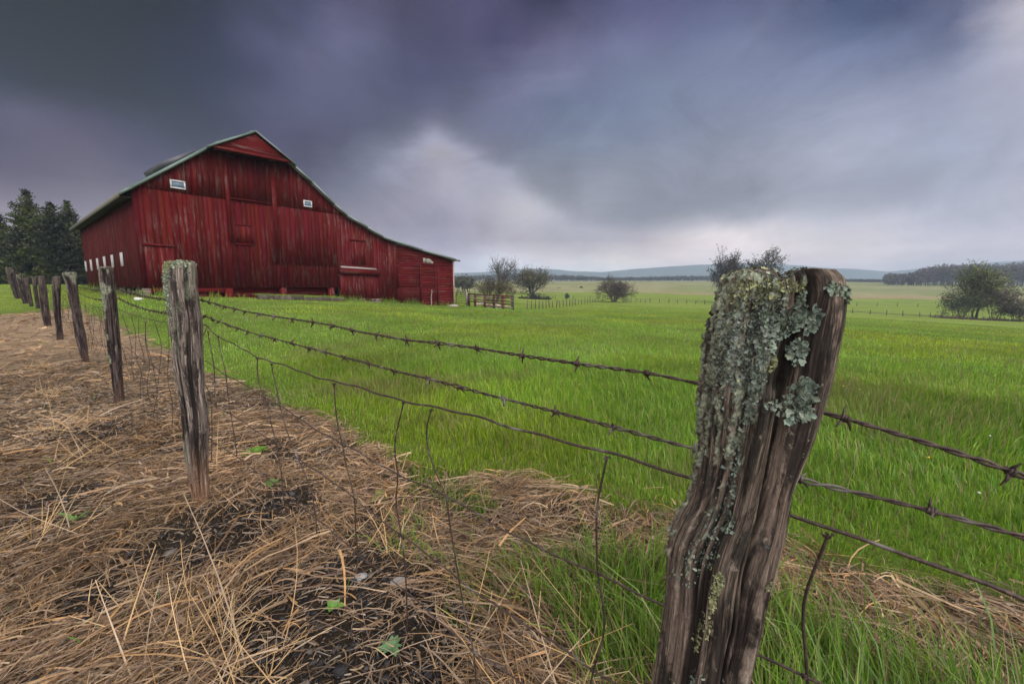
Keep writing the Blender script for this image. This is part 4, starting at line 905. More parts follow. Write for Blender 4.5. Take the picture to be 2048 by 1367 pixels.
# ---------------------------------------------------------------- corral and far fences
def build_corral():
    A = at(934, 611, 40.0); Bp = at(1025, 620, 35.5)
    A[2] = gz(A[0], A[1]); Bp[2] = gz(Bp[0], Bp[1])
    rng = np.random.default_rng(21)
    F = empty('corral_fence', (float(A[0]), float(A[1]), float(A[2])))
    tag(F, 'red and brown board corral fence beside the barn lean-to', 'fence')
    d = (Bp - A)[:2]; L = np.linalg.norm(d); d /= L; nrm = np.array([-d[1], d[0]])
    ts = np.array([.0, .05, .20, .42, .62, .81, 1.0]) * L
    cols = [(.30, .25, .24), (.07, .04, .036), (.15, .032, .026), (.15, .036, .026), (.09, .045, .04), (.22, .055, .04), (.045, .04, .042)]
    hs = [1.28, 1.22, 1.2, 1.25, 1.28, 1.3, 1.28]
    for t, c, h_ in zip(ts, cols, hs):
        q = A[:2] + d * t; z = float(gz(*q)) - A[2]; g = G(); w = .085
        x, y = d * t
        g.hexa([(x + sx * w * d[0] + sy * w * nrm[0], y + sx * w * d[1] + sy * w * nrm[1], zz_) for zz_ in (z - .1, z + h_) for sx, sy in ((-1, -1), (1, -1), (1, 1), (-1, 1))], c)
        g.build('post', M_WOOD, F)
    for i in range(1, 6):
        for k, hh in enumerate((.20, .47, .74, .98, 1.16)):
            if k == 0 and i in (1, 2): continue
            a_, b_ = ts[i], ts[i + 1]; qa, qb = A[:2] + d * a_, A[:2] + d * b_
            za, zb = float(gz(*qa)) - A[2] + hh + rng.normal(0, .02), float(gz(*qb)) - A[2] + hh + rng.normal(0, .02)
            c = (.09, .045, .04) if k == 4 else np.array([(.15, .10, .08), (.10, .058, .048), (.22, .17, .15)][rng.integers(0, 3)])
            g = G(); hw = .06; pa, pb = d * (a_ - .1) - nrm * .1, d * (b_ + .1) - nrm * .1
            g.hexa([(pa[0], pa[1], za - hw), (pb[0], pb[1], zb - hw), (pb[0] + nrm[0] * .03, pb[1] + nrm[1] * .03, zb - hw), (pa[0] + nrm[0] * .03, pa[1] + nrm[1] * .03, za - hw),
                    (pa[0], pa[1], za + hw), (pb[0], pb[1], zb + hw), (pb[0] + nrm[0] * .03, pb[1] + nrm[1] * .03, zb + hw), (pa[0] + nrm[0] * .03, pa[1] + nrm[1] * .03, za + hw)], c)
            g.build('rail', M_WOOD, F)
    # tubular gate between the barn and the corral
    q0 = at(912, 611, 41.5); q0[2] = gz(q0[0], q0[1]); v = A - q0; Gt = empty('metal_gate', tuple(float(u) for u in q0))
    tag(Gt, 'dark tubular farm gate closing the gap between the barn and the corral', 'gate')
    for hh in (.22, .42, .62, .82, 1.0, 1.18):
        g = G(); g.tube([(v[0] * t, v[1] * t, v[2] * t + hh) for t in (0, .5, .96)], .03, 6, (.06, .038, .034)); g.build('bar', M_WOOD, Gt, True)
    for t in (0.02, .94):
        g = G(); g.tube([(v[0] * t, v[1] * t, v[2] * t + hh) for hh in (.1, .7, 1.2)], .035, 6, (.10, .065, .06)); g.build('end_bar', M_WOOD, Gt, True)
    # boards, rubble and stones heaped inside the corral
    g = G()
    for _ in range(26):
        t = rng.uniform(.12, .62); o_ = rng.uniform(.5, 1.8); x, y = A[:2] + d * t * L + nrm * o_; z = float(gz(x, y)); w, l, h_ = rng.uniform(.05, .12), rng.uniform(.3, 1.1), rng.uniform(.03, .2); a_ = rng.uniform(0, 3.1)
        ca, sa = math.cos(a_), math.sin(a_); zz0 = z + rng.uniform(0, .25)
        g.hexa([(x + u * l * ca - w_ * w * sa, y + u * l * sa + w_ * w * ca, zz0 + k * h_ + u * .1) for k in (0, 1) for u, w_ in ((-.5, -1), (.5, -1), (.5, 1), (-.5, 1))], np.array([(.42, .34, .27), (.35, .2, .14), (.5, .46, .42)][rng.integers(0, 3)]))
    tag(g.build('lumber_pile', M_WOOD), 'jumbled pale lumber and rubble lying behind the corral boards', 'lumber pile')
build_corral()

def line_fence(name, pts, label, wires, h=1.0, w=.05, seed=0, cat='fence', rails=0, skip=()):
    """posts at the given ground points, thin wires or rails between them"""
    rng = np.random.default_rng(seed); o0 = np.array(pts[0]); F = empty(name, (float(o0[0]), float(o0[1]), float(gz(*o0))))
    z0 = float(gz(*o0)); tops = []
    tag(F, label, cat)
    for i, (x, y) in enumerate(pts):
        z = float(gz(x, y)) - z0; hh = h * rng.uniform(.82, 1.15); lx, ly = rng.normal(0, .06, 2) * hh; g = G()
        x0, y0 = x - o0[0], y - o0[1]; tops.append((x0, y0, z))
        g.tube([(x0, y0, z - .15), (x0 + lx * .5, y0 + ly * .5, z + hh * .5), (x0 + lx, y0 + ly, z + hh)], [w, w, w * .85], 6, np.array([.085, .065, .06]) * rng.uniform(.6, 1.3))
        g.build('post', M_WOOD, F)
    for k, fh in enumerate(wires):
        g = G(); g.tube([(x, y, z + fh * h) for x, y, z in tops], .012 if not rails else .05, 4, (.10, .085, .075)); g.build('rail' if rails else 'wire', M_WOOD, F)
def px_line(P, n):
    """n points spread along a polyline of (pixel x, pixel y, metres ahead), evenly in depth order"""
    P = np.array(P, float); t = np.linspace(0, len(P) - 1, n); i = np.minimum(t.astype(int), len(P) - 2); u = t - i
    W_ = np.array([at(*p) for p in P]); q = W_[i] * (1 - u[:, None]) + W_[i + 1] * u[:, None]
    return [(float(a_[0]), float(a_[1])) for a_ in q]
line_fence('pasture_fence', px_line([(1054, 621, 44.5), (1105, 619, 54), (1150, 614, 66), (1190, 606, 84)], 22), 'row of thin dark posts crossing the pasture right of the corral', (.45, .8), 1.0, .06, 1)
line_fence('pasture_fence', px_line([(1246, 607, 86), (1262, 607, 88), (1300, 606, 92)], 9), 'short railed run of fence just right of the spreading shrub tree', (.3, .55, .85), .95, .06, 2)
line_fence('pasture_fence', px_line([(1300, 607, 95), (1400, 612, 96), (1500, 616, 95)], 12), 'faint wire fence in the field running from the shrub tree to the big post', (.45, .8), 1.0, .06, 3)
line_fence('rail_fence', px_line([(1640, 622, 88), (1740, 625, 82), (1840, 629, 79), (1905, 631, 77)], 10), 'weathered low rail fence leading to the leafy tree on the right', (.35,), .95, .07, 4, rails=1)
line_fence('pasture_fence', px_line([(1560, 607, 120), (1700, 611, 120), (1890, 616, 118), (2070, 622, 112)], 15), 'farther wire fence behind the weathered rail fence on the right', (.4, .85), 1.1, .06, 5)
line_fence('pasture_fence', px_line([(1065, 594, 95), (1110, 597, 88), (1180, 596, 98), (1215, 598, 100)], 7), 'sparse fence posts behind the dark brush heap', (.5, .85), 1.1, .06, 6)
line_fence('pasture_fence', px_line([(914, 592, 70), (935, 590, 72), (960, 588, 74)], 6), 'low dark fence beyond the metal gate beside the barn', (.3, .6, .9), 1.0, .07, 7)
#--PART4--

# ---------------------------------------------------------------- fence posts
def make_post(name, prof, seed, mat, nA=96, nZ=160, amp=1.0, flat=.85, top_j=.012, features=None, parent=None, lich=0.0, crust=None):
    """prof: rows of (height, centre x, centre y, half width) from the ground up; grain grooves are real relief"""
    prof = np.array(prof, float); H0, H1 = prof[0, 0], prof[-1, 0]
    an = np.linspace(0, 2 * math.pi, nA, endpoint=False); zz_ = np.linspace(H0, H1, nZ)
    A_, Zg = np.meshgrid(an, zz_)
    cx = np.interp(zz_, prof[:, 0], prof[:, 1]); cy = np.interp(zz_, prof[:, 0], prof[:, 2]); rw = np.interp(zz_, prof[:, 0], prof[:, 3])
    k = np.hanning(9); k /= k.sum(); sm = lambda q: np.convolve(np.pad(q, 4, mode='reflect', reflect_type='odd'), k, 'valid')
    cx, cy, rw = sm(cx), sm(cy), sm(rw)
    R0 = prof[:, 3].mean()
    ca, sa = np.cos(A_), np.sin(A_)
    # squarish cross-section that differs from post to post
    sec = .90 + .05 * np.cos(3 * A_ + seed) + .035 * np.cos(5 * A_ + 2.1 * seed) + .05 * (fbm(A_ / (2 * math.pi) * 6, Zg * 3, seed + 3, 2) - .5)
    def pn(fa, fz, sd, o=3):   # noise periodic round the post
        u = A_ / (2 * math.pi) + .004 * np.sin(Zg * 6 + seed) + .012 * (vn(Zg * 3.5, Zg * 0, sd + 7) - .5)
        a_ = fbm(u * fa, Zg * fz, sd, o); b_ = fbm((u - 1) * fa, Zg * fz, sd, o); t = sst(A_ / (2 * math.pi), .9, 1.0)
        return a_ * (1 - t) + b_ * t
    n_f = 2 * math.pi * R0
    g1 = pn(n_f / .010, 2.2, seed + 1); g2 = pn(n_f / .024, 1.5, seed + 2); g3 = pn(n_f / .10, 3.0, seed + 4)
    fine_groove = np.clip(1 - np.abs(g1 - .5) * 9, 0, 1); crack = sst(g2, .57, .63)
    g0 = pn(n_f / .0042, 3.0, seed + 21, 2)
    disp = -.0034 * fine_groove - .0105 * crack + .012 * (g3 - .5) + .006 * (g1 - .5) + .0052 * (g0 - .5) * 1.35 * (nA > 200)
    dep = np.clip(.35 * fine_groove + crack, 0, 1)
    disp = disp * amp * (R0 / .07)
    if features is not None:
        d2, p2_ = features(A_, Zg); disp = disp + d2; dep = np.clip(dep + p2_, 0, 1)
    if crust is not None: disp = disp + crust(A_, Zg) * (.003 + .007 * (vn(A_ * R0 * 260, Zg * 260, 5) - .5) + .005 * (vn(A_ * R0 * 520, Zg * 520, 6) - .5))
    # ragged worn top
    tj = (fbm(A_ / (2 * math.pi) * 9, A_ * 0, seed + 5, 3) - .5) * 2 * top_j
    tfrac = sst(Zg, H1 - .10, H1)
    Zr = Zg + tj * tfrac
    rr = rw[:, None] * sec * (1 - .06 * sst(Zg, H1 - .010, H1) ** 2) + disp
    X_ = cx[:, None] + rr * ca; Y_ = cy[:, None] + rr * sa * flat
    V = [np.stack([X_, Y_, Zr], -1).reshape(-1, 3)]
    gr = [np.stack([A_ * R0, Zg, dep], -1).reshape(-1, 3)]
    lw = sst(pn(n_f / .05, 9, seed + 9, 4) + .9 * sst(Zg, H1 - .45, H1) * .35 + .25 * (ca < -.1), .72, .84) * lich
    if crust is not None: lw = np.maximum(lw, crust(A_, Zg))
    ring0 = (nZ - 1) * nA; idx = [np.arange(nA) + ring0]; cnt = nA * nZ
    cols = [np.stack([np.ones_like(lw) * 0, lw, lw], -1).reshape(-1, 3) * 1.0]
    for f in (.86, .68, .48, .28, .10):     # end grain
        x_ = cx[-1] + rr[-1] * ca[-1] * f; y_ = cy[-1] + rr[-1] * sa[-1] * flat * f
        z_ = H1 + tj[-1] * (.35 + .65 * f) + .016 * (fbm(x_ * 60, y_ * 60, seed + 11, 3) - .5) * (1.2 - f) * (top_j / .012) + .004 * (1 - f)
        V.append(np.stack([x_, y_, z_], -1)); gr.append(np.stack([an * R0, np.full(nA, H1) + f, .35 * vn(x_ * 200, y_ * 200, seed)], -1))
        cols.append(np.zeros((nA, 3)) + np.array([0, lich * .6, lich * .6])); idx.append(np.arange(nA) + cnt); cnt += nA
    V.append(np.array([[cx[-1], cy[-1], H1]])); gr.append(np.array([[0, H1, 0]])); cols.append(np.zeros((1, 3)))
    i = np.arange(nZ - 1)[:, None] * nA; j = np.arange(nA)[None]; j2 = (j + 1) % nA
    Q = [np.stack([i + j, i + j2, i + nA + j2, i + nA + j], -1).reshape(-1, 4)]
    for a_, b_ in zip(idx[:-1], idx[1:]): Q.append(np.stack([a_, np.roll(a_, -1), np.roll(b_, -1), b_], 1))
    T = np.stack([idx[-1], np.roll(idx[-1], -1), np.full(nA, cnt)], 1)
    # the attribute's blue channel carries lichen cover
    C = np.vstack(cols); C = np.stack([C[:, 2], C[:, 2], C[:, 2]], 1)
    return raw_mesh(name, np.vstack(V), np.vstack(Q), T, C, mat, parent, True, None, np.vstack(gr))

def px_prof(rows, Yd, z_under, extra=()):
    out_ = [list(q) for q in extra]
    for y, l, r in sorted(rows, key=lambda q: -q[0]):
        a_, b_ = at(l, y, Yd), at(r, y, Yd); c = (a_ + b_) / 2
        out_.append([c[2], c[0], c[1], (b_[0] - a_[0]) / 2])
    return out_

HERO_Y = .52
hero_rows = [(552, 1452, 1676), (572, 1447, 1683), (600, 1440, 1685), (640, 1426, 1680), (690, 1413, 1668), (740, 1409, 1658), (790, 1405, 1645), (850, 1401, 1627), (900, 1399, 1608), (950, 1393, 1590), (1000, 1381, 1579), (1040, 1357, 1569), (1080, 1339, 1559), (1130, 1331, 1549), (1200, 1328, 1538), (1280, 1319, 1521), (1340, 1308, 1510), (1400, 1298, 1502)]
hp = px_prof(hero_rows, HERO_Y, 0)
b0 = hp[0]
hp = [[-.12, b0[1] - .045, b0[2], b0[3] * 1.06], [.25, b0[1] - .03, b0[2], b0[3] * 1.04]] + hp
HZ = np.array([q[0] for q in hp]); HXc = np.array([q[1] for q in hp]); HR = np.array([q[3] for q in hp])
def hero_feat(A_, Zg):
    """a split-off slab low in the face, and the dark rotten hollow above and beside it"""
    u = np.cos(A_); front = np.sin(A_) < 0.15
    w1 = .05 * (vn(Zg * 18, Zg * 0, 3) - .5)
    zt = CAM_H - .135
    slab = sst(u, -.52 + w1, -.46 + w1) * (1 - sst(u, -.16 + w1, -.10 + w1)) * (1 - sst(Zg, zt - .012 + .014 * vn(u * 30, Zg * 0, 8), zt)) * sst(Zg, zt - .24, zt - .10)
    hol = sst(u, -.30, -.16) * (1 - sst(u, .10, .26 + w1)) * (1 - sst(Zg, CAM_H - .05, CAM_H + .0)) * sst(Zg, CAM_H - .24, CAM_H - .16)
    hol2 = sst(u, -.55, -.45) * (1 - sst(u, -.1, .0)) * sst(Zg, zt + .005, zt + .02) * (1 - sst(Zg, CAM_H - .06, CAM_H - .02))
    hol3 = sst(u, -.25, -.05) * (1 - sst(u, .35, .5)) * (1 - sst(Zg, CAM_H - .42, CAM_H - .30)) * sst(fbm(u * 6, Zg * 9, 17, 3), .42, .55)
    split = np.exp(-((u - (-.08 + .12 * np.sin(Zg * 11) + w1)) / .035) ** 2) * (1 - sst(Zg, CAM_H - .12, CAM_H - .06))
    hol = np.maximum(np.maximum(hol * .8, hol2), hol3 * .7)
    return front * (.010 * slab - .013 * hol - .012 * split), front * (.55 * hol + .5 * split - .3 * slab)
def hero_crust(A_, Zg):
    u = np.cos(A_); n_ = fbm(A_ * 9, Zg * 30, 27, 4)
    reg = (1 - sst(u, -.62, -.30)) * sst(Zg, CAM_H - .25, CAM_H - .16) + (1 - sst(u, -.85, -.65)) * sst(Zg, CAM_H - .46, CAM_H - .34) * .6 + sst(Zg, CAM_H - .03, CAM_H) * (1 - sst(u, .0, .4)) * .6
    back = (np.sin(A_) > .1) * .55 * sst(Zg, CAM_H - .4, CAM_H - .1)
    return sst(np.clip(reg + back, 0, 1) * .5 + n_, .90, .99)
hero = make_post('fence_post', hp, 3, M_POST_HERO, 420, 620, 1.0, .92, .012, hero_feat, None, .05, hero_crust)
tag(hero, 'thick leaning fence post in front with a split face and crusty lichen on its top', 'fence post', 'weathered posts of the roadside fence')

from mathutils.bvhtree import BVHTree
def flakes_on(post, seeds, name, rng, parent):
    """small curled lichen lobes laid on the wood; seeds: (azimuth, height, spread across, spread up, count, lobe size, colour)"""
    me = post.data; vs = np.zeros(len(me.vertices) * 3, np.float32); me.vertices.foreach_get('co', vs); vs = vs.reshape(-1, 3)
    bv = BVHTree.FromPolygons([tuple(map(float, v)) for v in vs], [tuple(p_.vertices) for p_ in me.polygons])
    g = G()
    for sz, u0, z0, su, sz_, n, ls, c, shape in seeds:
        for _ in range(int(n * 1.7)):
            if shape == 'disc':
                q = math.sqrt(rng.random()); t = rng.uniform(0, 6.283); du, dz = su * q * math.cos(t), sz_ * q * math.sin(t)
            else: du, dz = rng.uniform(-1, 1) * su, rng.uniform(-1, 1) * sz_; t = math.atan2(dz, du); q = rng.random()
            z = z0 + dz; u = max(-.995, min(.995, u0 + du)); cxx = float(np.interp(z, HZP[sz][:, 0], HZP[sz][:, 1])); cyy = float(np.interp(z, HZP[sz][:, 0], HZP[sz][:, 2])); R = float(np.interp(z, HZP[sz][:, 0], HZP[sz][:, 3]))
            if shape == 'top':
                org = Vector((cxx + u * R, cyy + dz / sz_ * R * .8, HZP[sz][-1, 0] + .2)); dr = Vector((0, 0, -1))
            else:
                a_ = -math.acos(u); dr = Vector((-math.cos(a_), -math.sin(a_), 0)); org = Vector((cxx, cyy, z)) - dr * (R * 2.5)
            hit, nr, _i, _d = bv.ray_cast(org, dr)
            if hit is None: continue
            nr = nr.normalized(); tx = nr.orthogonal().normalized(); ty = nr.cross(tx)
            upv = Vector((0, 0, 1)) - nr * nr.z
            if upv.length > .2: ty = upv.normalized(); tx = ty.cross(nr)
            th = t + rng.normal(0, .5) if shape == 'disc' else rng.uniform(0, 6.283)
            d_ = tx * math.cos(th) + ty * math.sin(th); e_ = nr.cross(d_)
            L = ls * .66 * float(np.clip(rng.lognormal(0, .42), .4, 2.0)); w = L * rng.uniform(.45, .75); lift = rng.uniform(.1, 1.25)
            P = []
            for k, (f, ww, hh) in enumerate(((-.5, .25, .0), (-.15, .45, .12), (.25, .6, .25), (.52, .42, lift))):
                for s_ in (-1, 0, 1):
                    wv = ww * w * s_ * (1 + .25 * rng.normal()); cup = .22 * L * (s_ != 0) * rng.uniform(-.6, 1.7)
                    P.append(hit + nr * (.0008 + hh * L * .55 + cup) + d_ * (f * L * (1 + .15 * rng.normal())) + e_ * wv)
            cc = np.array(c) * rng.choice([.35, .6, .8, 1.0, 1.15, 1.4]) * np.array([rng.uniform(.93, 1.07), 1, rng.uniform(.9, 1.08)])
            g.add([tuple(p_) for p_ in P], [(3 * k + s_, 3 * k + s_ + 1, 3 * k + s_ + 4, 3 * k + s_ + 3) for k in range(3) for s_ in (0, 1)], None, cc)
    return g.build(name, M_LICHEN, parent)
HZP = {'h': np.array(hp)}
def hu(x, y):
    p_ = at(x, y, HERO_Y); return float(np.clip((p_[0] - np.interp(p_[2], HZ, HXc)) / np.interp(p_[2], HZ, HR), -.99, .99)), float(p_[2])
GRN = (.185, .22, .175); YEL = (.27, .275, .15); GRY = (.175, .20, .17); DRK = (.10, .12, .11)
def hs(x, y, rx, ry, n, ls, c, shape='disc'):
    u, z = hu(x, y); R = float(np.interp(z, HZ, HR)); return ('h', u, z, rx / FPX * HERO_Y / R, ry / FPX * HERO_Y, n, ls, c, shape)
lrng = np.random.default_rng(33)
seeds = [hs(1508, 640, 21, 25, 110, .006, GRN), hs(1553, 632, 24, 26, 120, .0065, GRN), hs(1537, 690, 12, 24, 60, .006, GRN), hs(1542, 765, 20, 32, 120, .007, GRN), hs(1535, 795, 22, 24, 90, .007, GRN),
         hs(1468, 620, 30, 50, 240, .0048, GRY), hs(1450, 680, 32, 48, 240, .0046, GRY), hs(1468, 660, 26, 40, 160, .005, GRN), hs(1438, 735, 26, 30, 150, .0048, GRY), hs(1452, 740, 14, 26, 70, .005, GRN),
         hs(1445, 640, 22, 60, 260, .0045, GRY), hs(1428, 700, 20, 50, 200, .0045, GRY), hs(1455, 590, 14, 30, 120, .0045, YEL), hs(1420, 760, 14, 50, 60, .004, GRY), hs(1444, 790, 10, 40, 90, .0045, GRN), hs(1428, 830, 12, 50, 50, .004, GRY), hs(1425, 890, 9, 40, 70, .0042, GRN), hs(1414, 960, 10, 40, 40, .004, GRY), hs(1398, 1010, 12, 40, 40, .004, GRY), hs(1412, 1010, 9, 18, 40, .0045, GRN),
         hs(1368, 1070, 18, 36, 45, .0036, GRY), hs(1345, 1110, 10, 40, 30, .0036, GRY), hs(1388, 1110, 9, 22, 60, .0042, YEL), hs(1380, 1140, 7, 30, 60, .0042, YEL), hs(1372, 1190, 6, 40, 50, .004, YEL), hs(1352, 1230, 6, 40, 40, .0038, YEL),
         hs(1488, 1108, 7, 14, 26, .004, YEL), hs(1487, 895, 5, 16, 24, .004, YEL), hs(1640, 590, 24, 16, 60, .006, GRN), hs(1600, 578, 20, 10, 40, .005, GRN), hs(1476, 578, 24, 20, 150, .004, YEL), hs(1520, 574, 36, 9, 80, .0038, YEL), hs(1545, 600, 8, 20, 36, .005, GRN), hs(1478, 715, 8, 16, 30, .004, YEL),
         hs(1480, 786, 16, 5, 30, .004, GRN), hs(1350, 1320, 14, 50, 50, .0038, GRY), hs(1580, 940, 6, 40, 14, .003, GRY), hs(1550, 860, 6, 20, 14, .003, YEL)]
seeds += [('h', -.45, HZ[-1], .5, 1.0, 130, .0042, YEL, 'top'), ('h', .25, HZ[-1], .6, 1.0, 150, .0052, GRN, 'top'), ('h', .7, HZ[-1], .25, 1.0, 60, .005, DRK, 'top')]
flakes_on(hero, seeds, 'lichen', lrng, hero)

p2rows = [(524, 334, 389), (545, 331, 391), (570, 333, 392), (600, 338, 396), (640, 342, 402), (680, 345, 404), (720, 347, 406), (750, 352, 408), (780, 358, 408), (820, 364, 414), (860, 368, 417), (900, 371, 415), (950, 378, 416), (985, 385, 418), (1006, 389, 420), (1040, 395, 424)]
hp2 = px_prof(p2rows, 2.04, 0)
post2 = make_post('fence_post', hp2, 9, M_POST_TWO, 220, 420, .9, .95, .010, None, None, .35)
tag(post2, 'crooked grey fence post with green lichen on its cap, second from the front', 'fence post', 'weathered posts of the roadside fence')
HZP['p'] = np.array(hp2)
def p2s(x, y, rx, ry, n, ls, c, shape='disc'):
    p_ = at(x, y, 2.04); z = float(p_[2]); R = float(np.interp(z, HZP['p'][:, 0], HZP['p'][:, 3])); u = (p_[0] - float(np.interp(z, HZP['p'][:, 0], HZP['p'][:, 1]))) / R
    return ('p', float(np.clip(u, -.97, .97)), z, rx / FPX * 2.04 / R, ry / FPX * 2.04, n, ls, c, shape)
LG = (.26, .30, .22)
flakes_on(post2, [p2s(344, 535, 12, 12, 110, .0085, YEL), p2s(350, 548, 12, 14, 110, .0085, LG), p2s(342, 570, 8, 26, 110, .0085, LG), p2s(345, 590, 6, 10, 40, .0085, LG), p2s(348, 596, 5, 20, 40, .0085, LG), p2s(375, 530, 14, 7, 60, .0085, LG), p2s(352, 620, 5, 30, 30, .0085, LG), p2s(388, 545, 4, 14, 20, .007, GRY),
    ('p', -.3, HZP['p'][-1, 0], .7, 1.0, 130, .0085, YEL, 'top'), ('p', .4, HZP['p'][-1, 0], .6, 1.0, 90, .0085, LG, 'top')], 'lichen', lrng, post2)

def row_post(rows, Yd, seed, label, lich=.3):
    pr = px_prof(rows, Yd, 0)
    o = make_post('fence_post', pr, seed, M_POST, 64, 110, 1.1, 1.0, .012, None, None, lich)
    tag(o, label, 'fence post', 'weathered posts of the roadside fence'); return pr
P3 = row_post([(534, 199, 224), (560, 202, 227), (600, 208, 231), (660, 214, 237), (700, 218, 240), (760, 226, 245), (803, 231, 249), (825, 234, 252)], 3.97, 13, 'dark slim fence post with a pale lichen rim, standing before the white barn louvres', .9)
P4 = row_post([(545, 127, 149), (570, 134, 152), (610, 141, 157), (660, 150, 166), (700, 159, 173), (726, 165, 177), (745, 168, 180)], 6.03, 17, 'leaning fence post with a pale notched cap, just left of the barn in the row', .8)
P5 = row_post([(553, 106, 120), (580, 106, 120), (620, 109, 120), (660, 113, 124), (686, 115, 126), (700, 117, 128)], 8.31, 19, 'upright knobbly fence post with a lighter right edge, fifth in the row', .2)
P6 = row_post([(552, 78, 88), (580, 79, 92), (620, 84, 97), (650, 90, 101), (665, 93, 103), (675, 95, 105)], 10.11, 23, 'dark tilted fence post with a small stub beside its top, sixth in the row', .1)
P7 = row_post([(554, 64, 72), (580, 67, 74), (617, 73, 80), (626, 75, 82)], 15.5, 29, 'thin brown fence post close to the tilted one, seventh in the row', .1)
P8 = row_post([(555, 49, 57), (585, 54, 61), (620, 62, 68), (628, 64, 70)], 16.8, 31, 'almost black fence post between two paler ones far along the row', 0)
P9 = row_post([(549, 33, 43), (580, 40, 50), (612, 49, 59), (622, 51, 61)], 18.4, 37, 'pale grey fence post leaning right, far along the row', .5)
P10 = row_post([(535, 13, 31), (560, 19, 35), (590, 30, 41), (604, 34, 44), (612, 36, 46)], 21.0, 41, 'stout leaning end post at the far end of the row', .3)
P11 = row_post([(566, 19, 26), (585, 26, 32), (602, 32, 38), (610, 34, 40)], 21.6, 43, 'short leaning brace post beside the stout end post', .2)

# ---------------------------------------------------------------- wires
HB = np.array([.345, .52, 0]); P2B = np.array([-1.64, 2.04, 0])
fd = (P2B - HB) / np.linalg.norm(P2B - HB); fn = np.array([fd[1], -fd[0], 0.0]); fn = fn if fn[1] > 0 else -fn
HBo = HB + fn * .085
def onf(x, y): return on_plane(x, y, HBo, fn)
def dense(P, step):
    P = np.asarray(P, float); L = np.concatenate([[0], np.cumsum(np.linalg.norm(np.diff(P, axis=0), axis=1))])
    n = max(2, int(L[-1] / step) + 1); s_ = np.linspace(0, L[-1], n)
    return np.stack([np.interp(s_, L, P[:, k]) for k in range(3)], 1), s_
def smooth(P, k):
    w = np.hanning(k + 2)[1:-1]; w /= w.sum(); h_ = k // 2
    return np.stack([np.convolve(np.pad(P[:, i], h_, 'edge'), w, 'valid') for i in range(3)], 1) if len(P) > k else P
def post_back(pr, z):
    pr = np.array(pr); x, y = np.interp(z, pr[:, 0], pr[:, 1]), np.interp(z, pr[:, 0], pr[:, 2]); r = np.interp(z, pr[:, 0], pr[:, 3])
    return np.array([x + .62 * (r + .006), y + .78 * (r + .006), z])
CHAIN = [hp2, P3, P4, P5, P6, P7, P8, P9, P10]
def run_left(heights, sag):
    """a wire from the second post on down the row, sagging between posts"""
    pts = []
    pr = [post_back(c, min(h_, c[-1][0] - .06)) for c, h_ in zip(CHAIN, heights)]
    for a_, b_ in zip(pr[:-1], pr[1:]):
        for t in np.linspace(0, 1, 9)[:-1]:
            q = a_ * (1 - t) + b_ * t; q = q - np.array([0, 0, sag * 4 * t * (1 - t)]); pts.append(q)
    pts.append(pr[-1]); return pts
def zbase(c): return max(0.0, float(gz(c[2][1], c[2][2])))
def hts(h0, h1): return [h0] + [h1 + zbase(c) for c in CHAIN[1:]]
top_px = [(2130, 985), (2048, 952), (1985, 928), (1900, 900), (1800, 868), (1695, 838), (1640, 822), (1520, 795), (1400, 767), (1295, 745), (1155, 727), (1045, 711), (955, 696), (877, 686), (812, 680), (752, 669), (705, 661), (667, 651), (625, 644), (585, 638), (545, 632), (515, 627), (487, 622), (450, 613), (400, 600)]
sec_px = [(2150, 1108), (2048, 1072), (1960, 1048), (1860, 1020), (1720, 986), (1590, 957), (1500, 930), (1400, 900), (1310, 876), (1225, 853), (1115, 824), (1007, 797), (920, 774), (857, 757), (790, 742), (738, 727), (690, 715), (650, 704), (618, 696), (583, 686), (550, 678), (520, 670), (495, 663), (470, 655), (440, 644), (402, 632)]
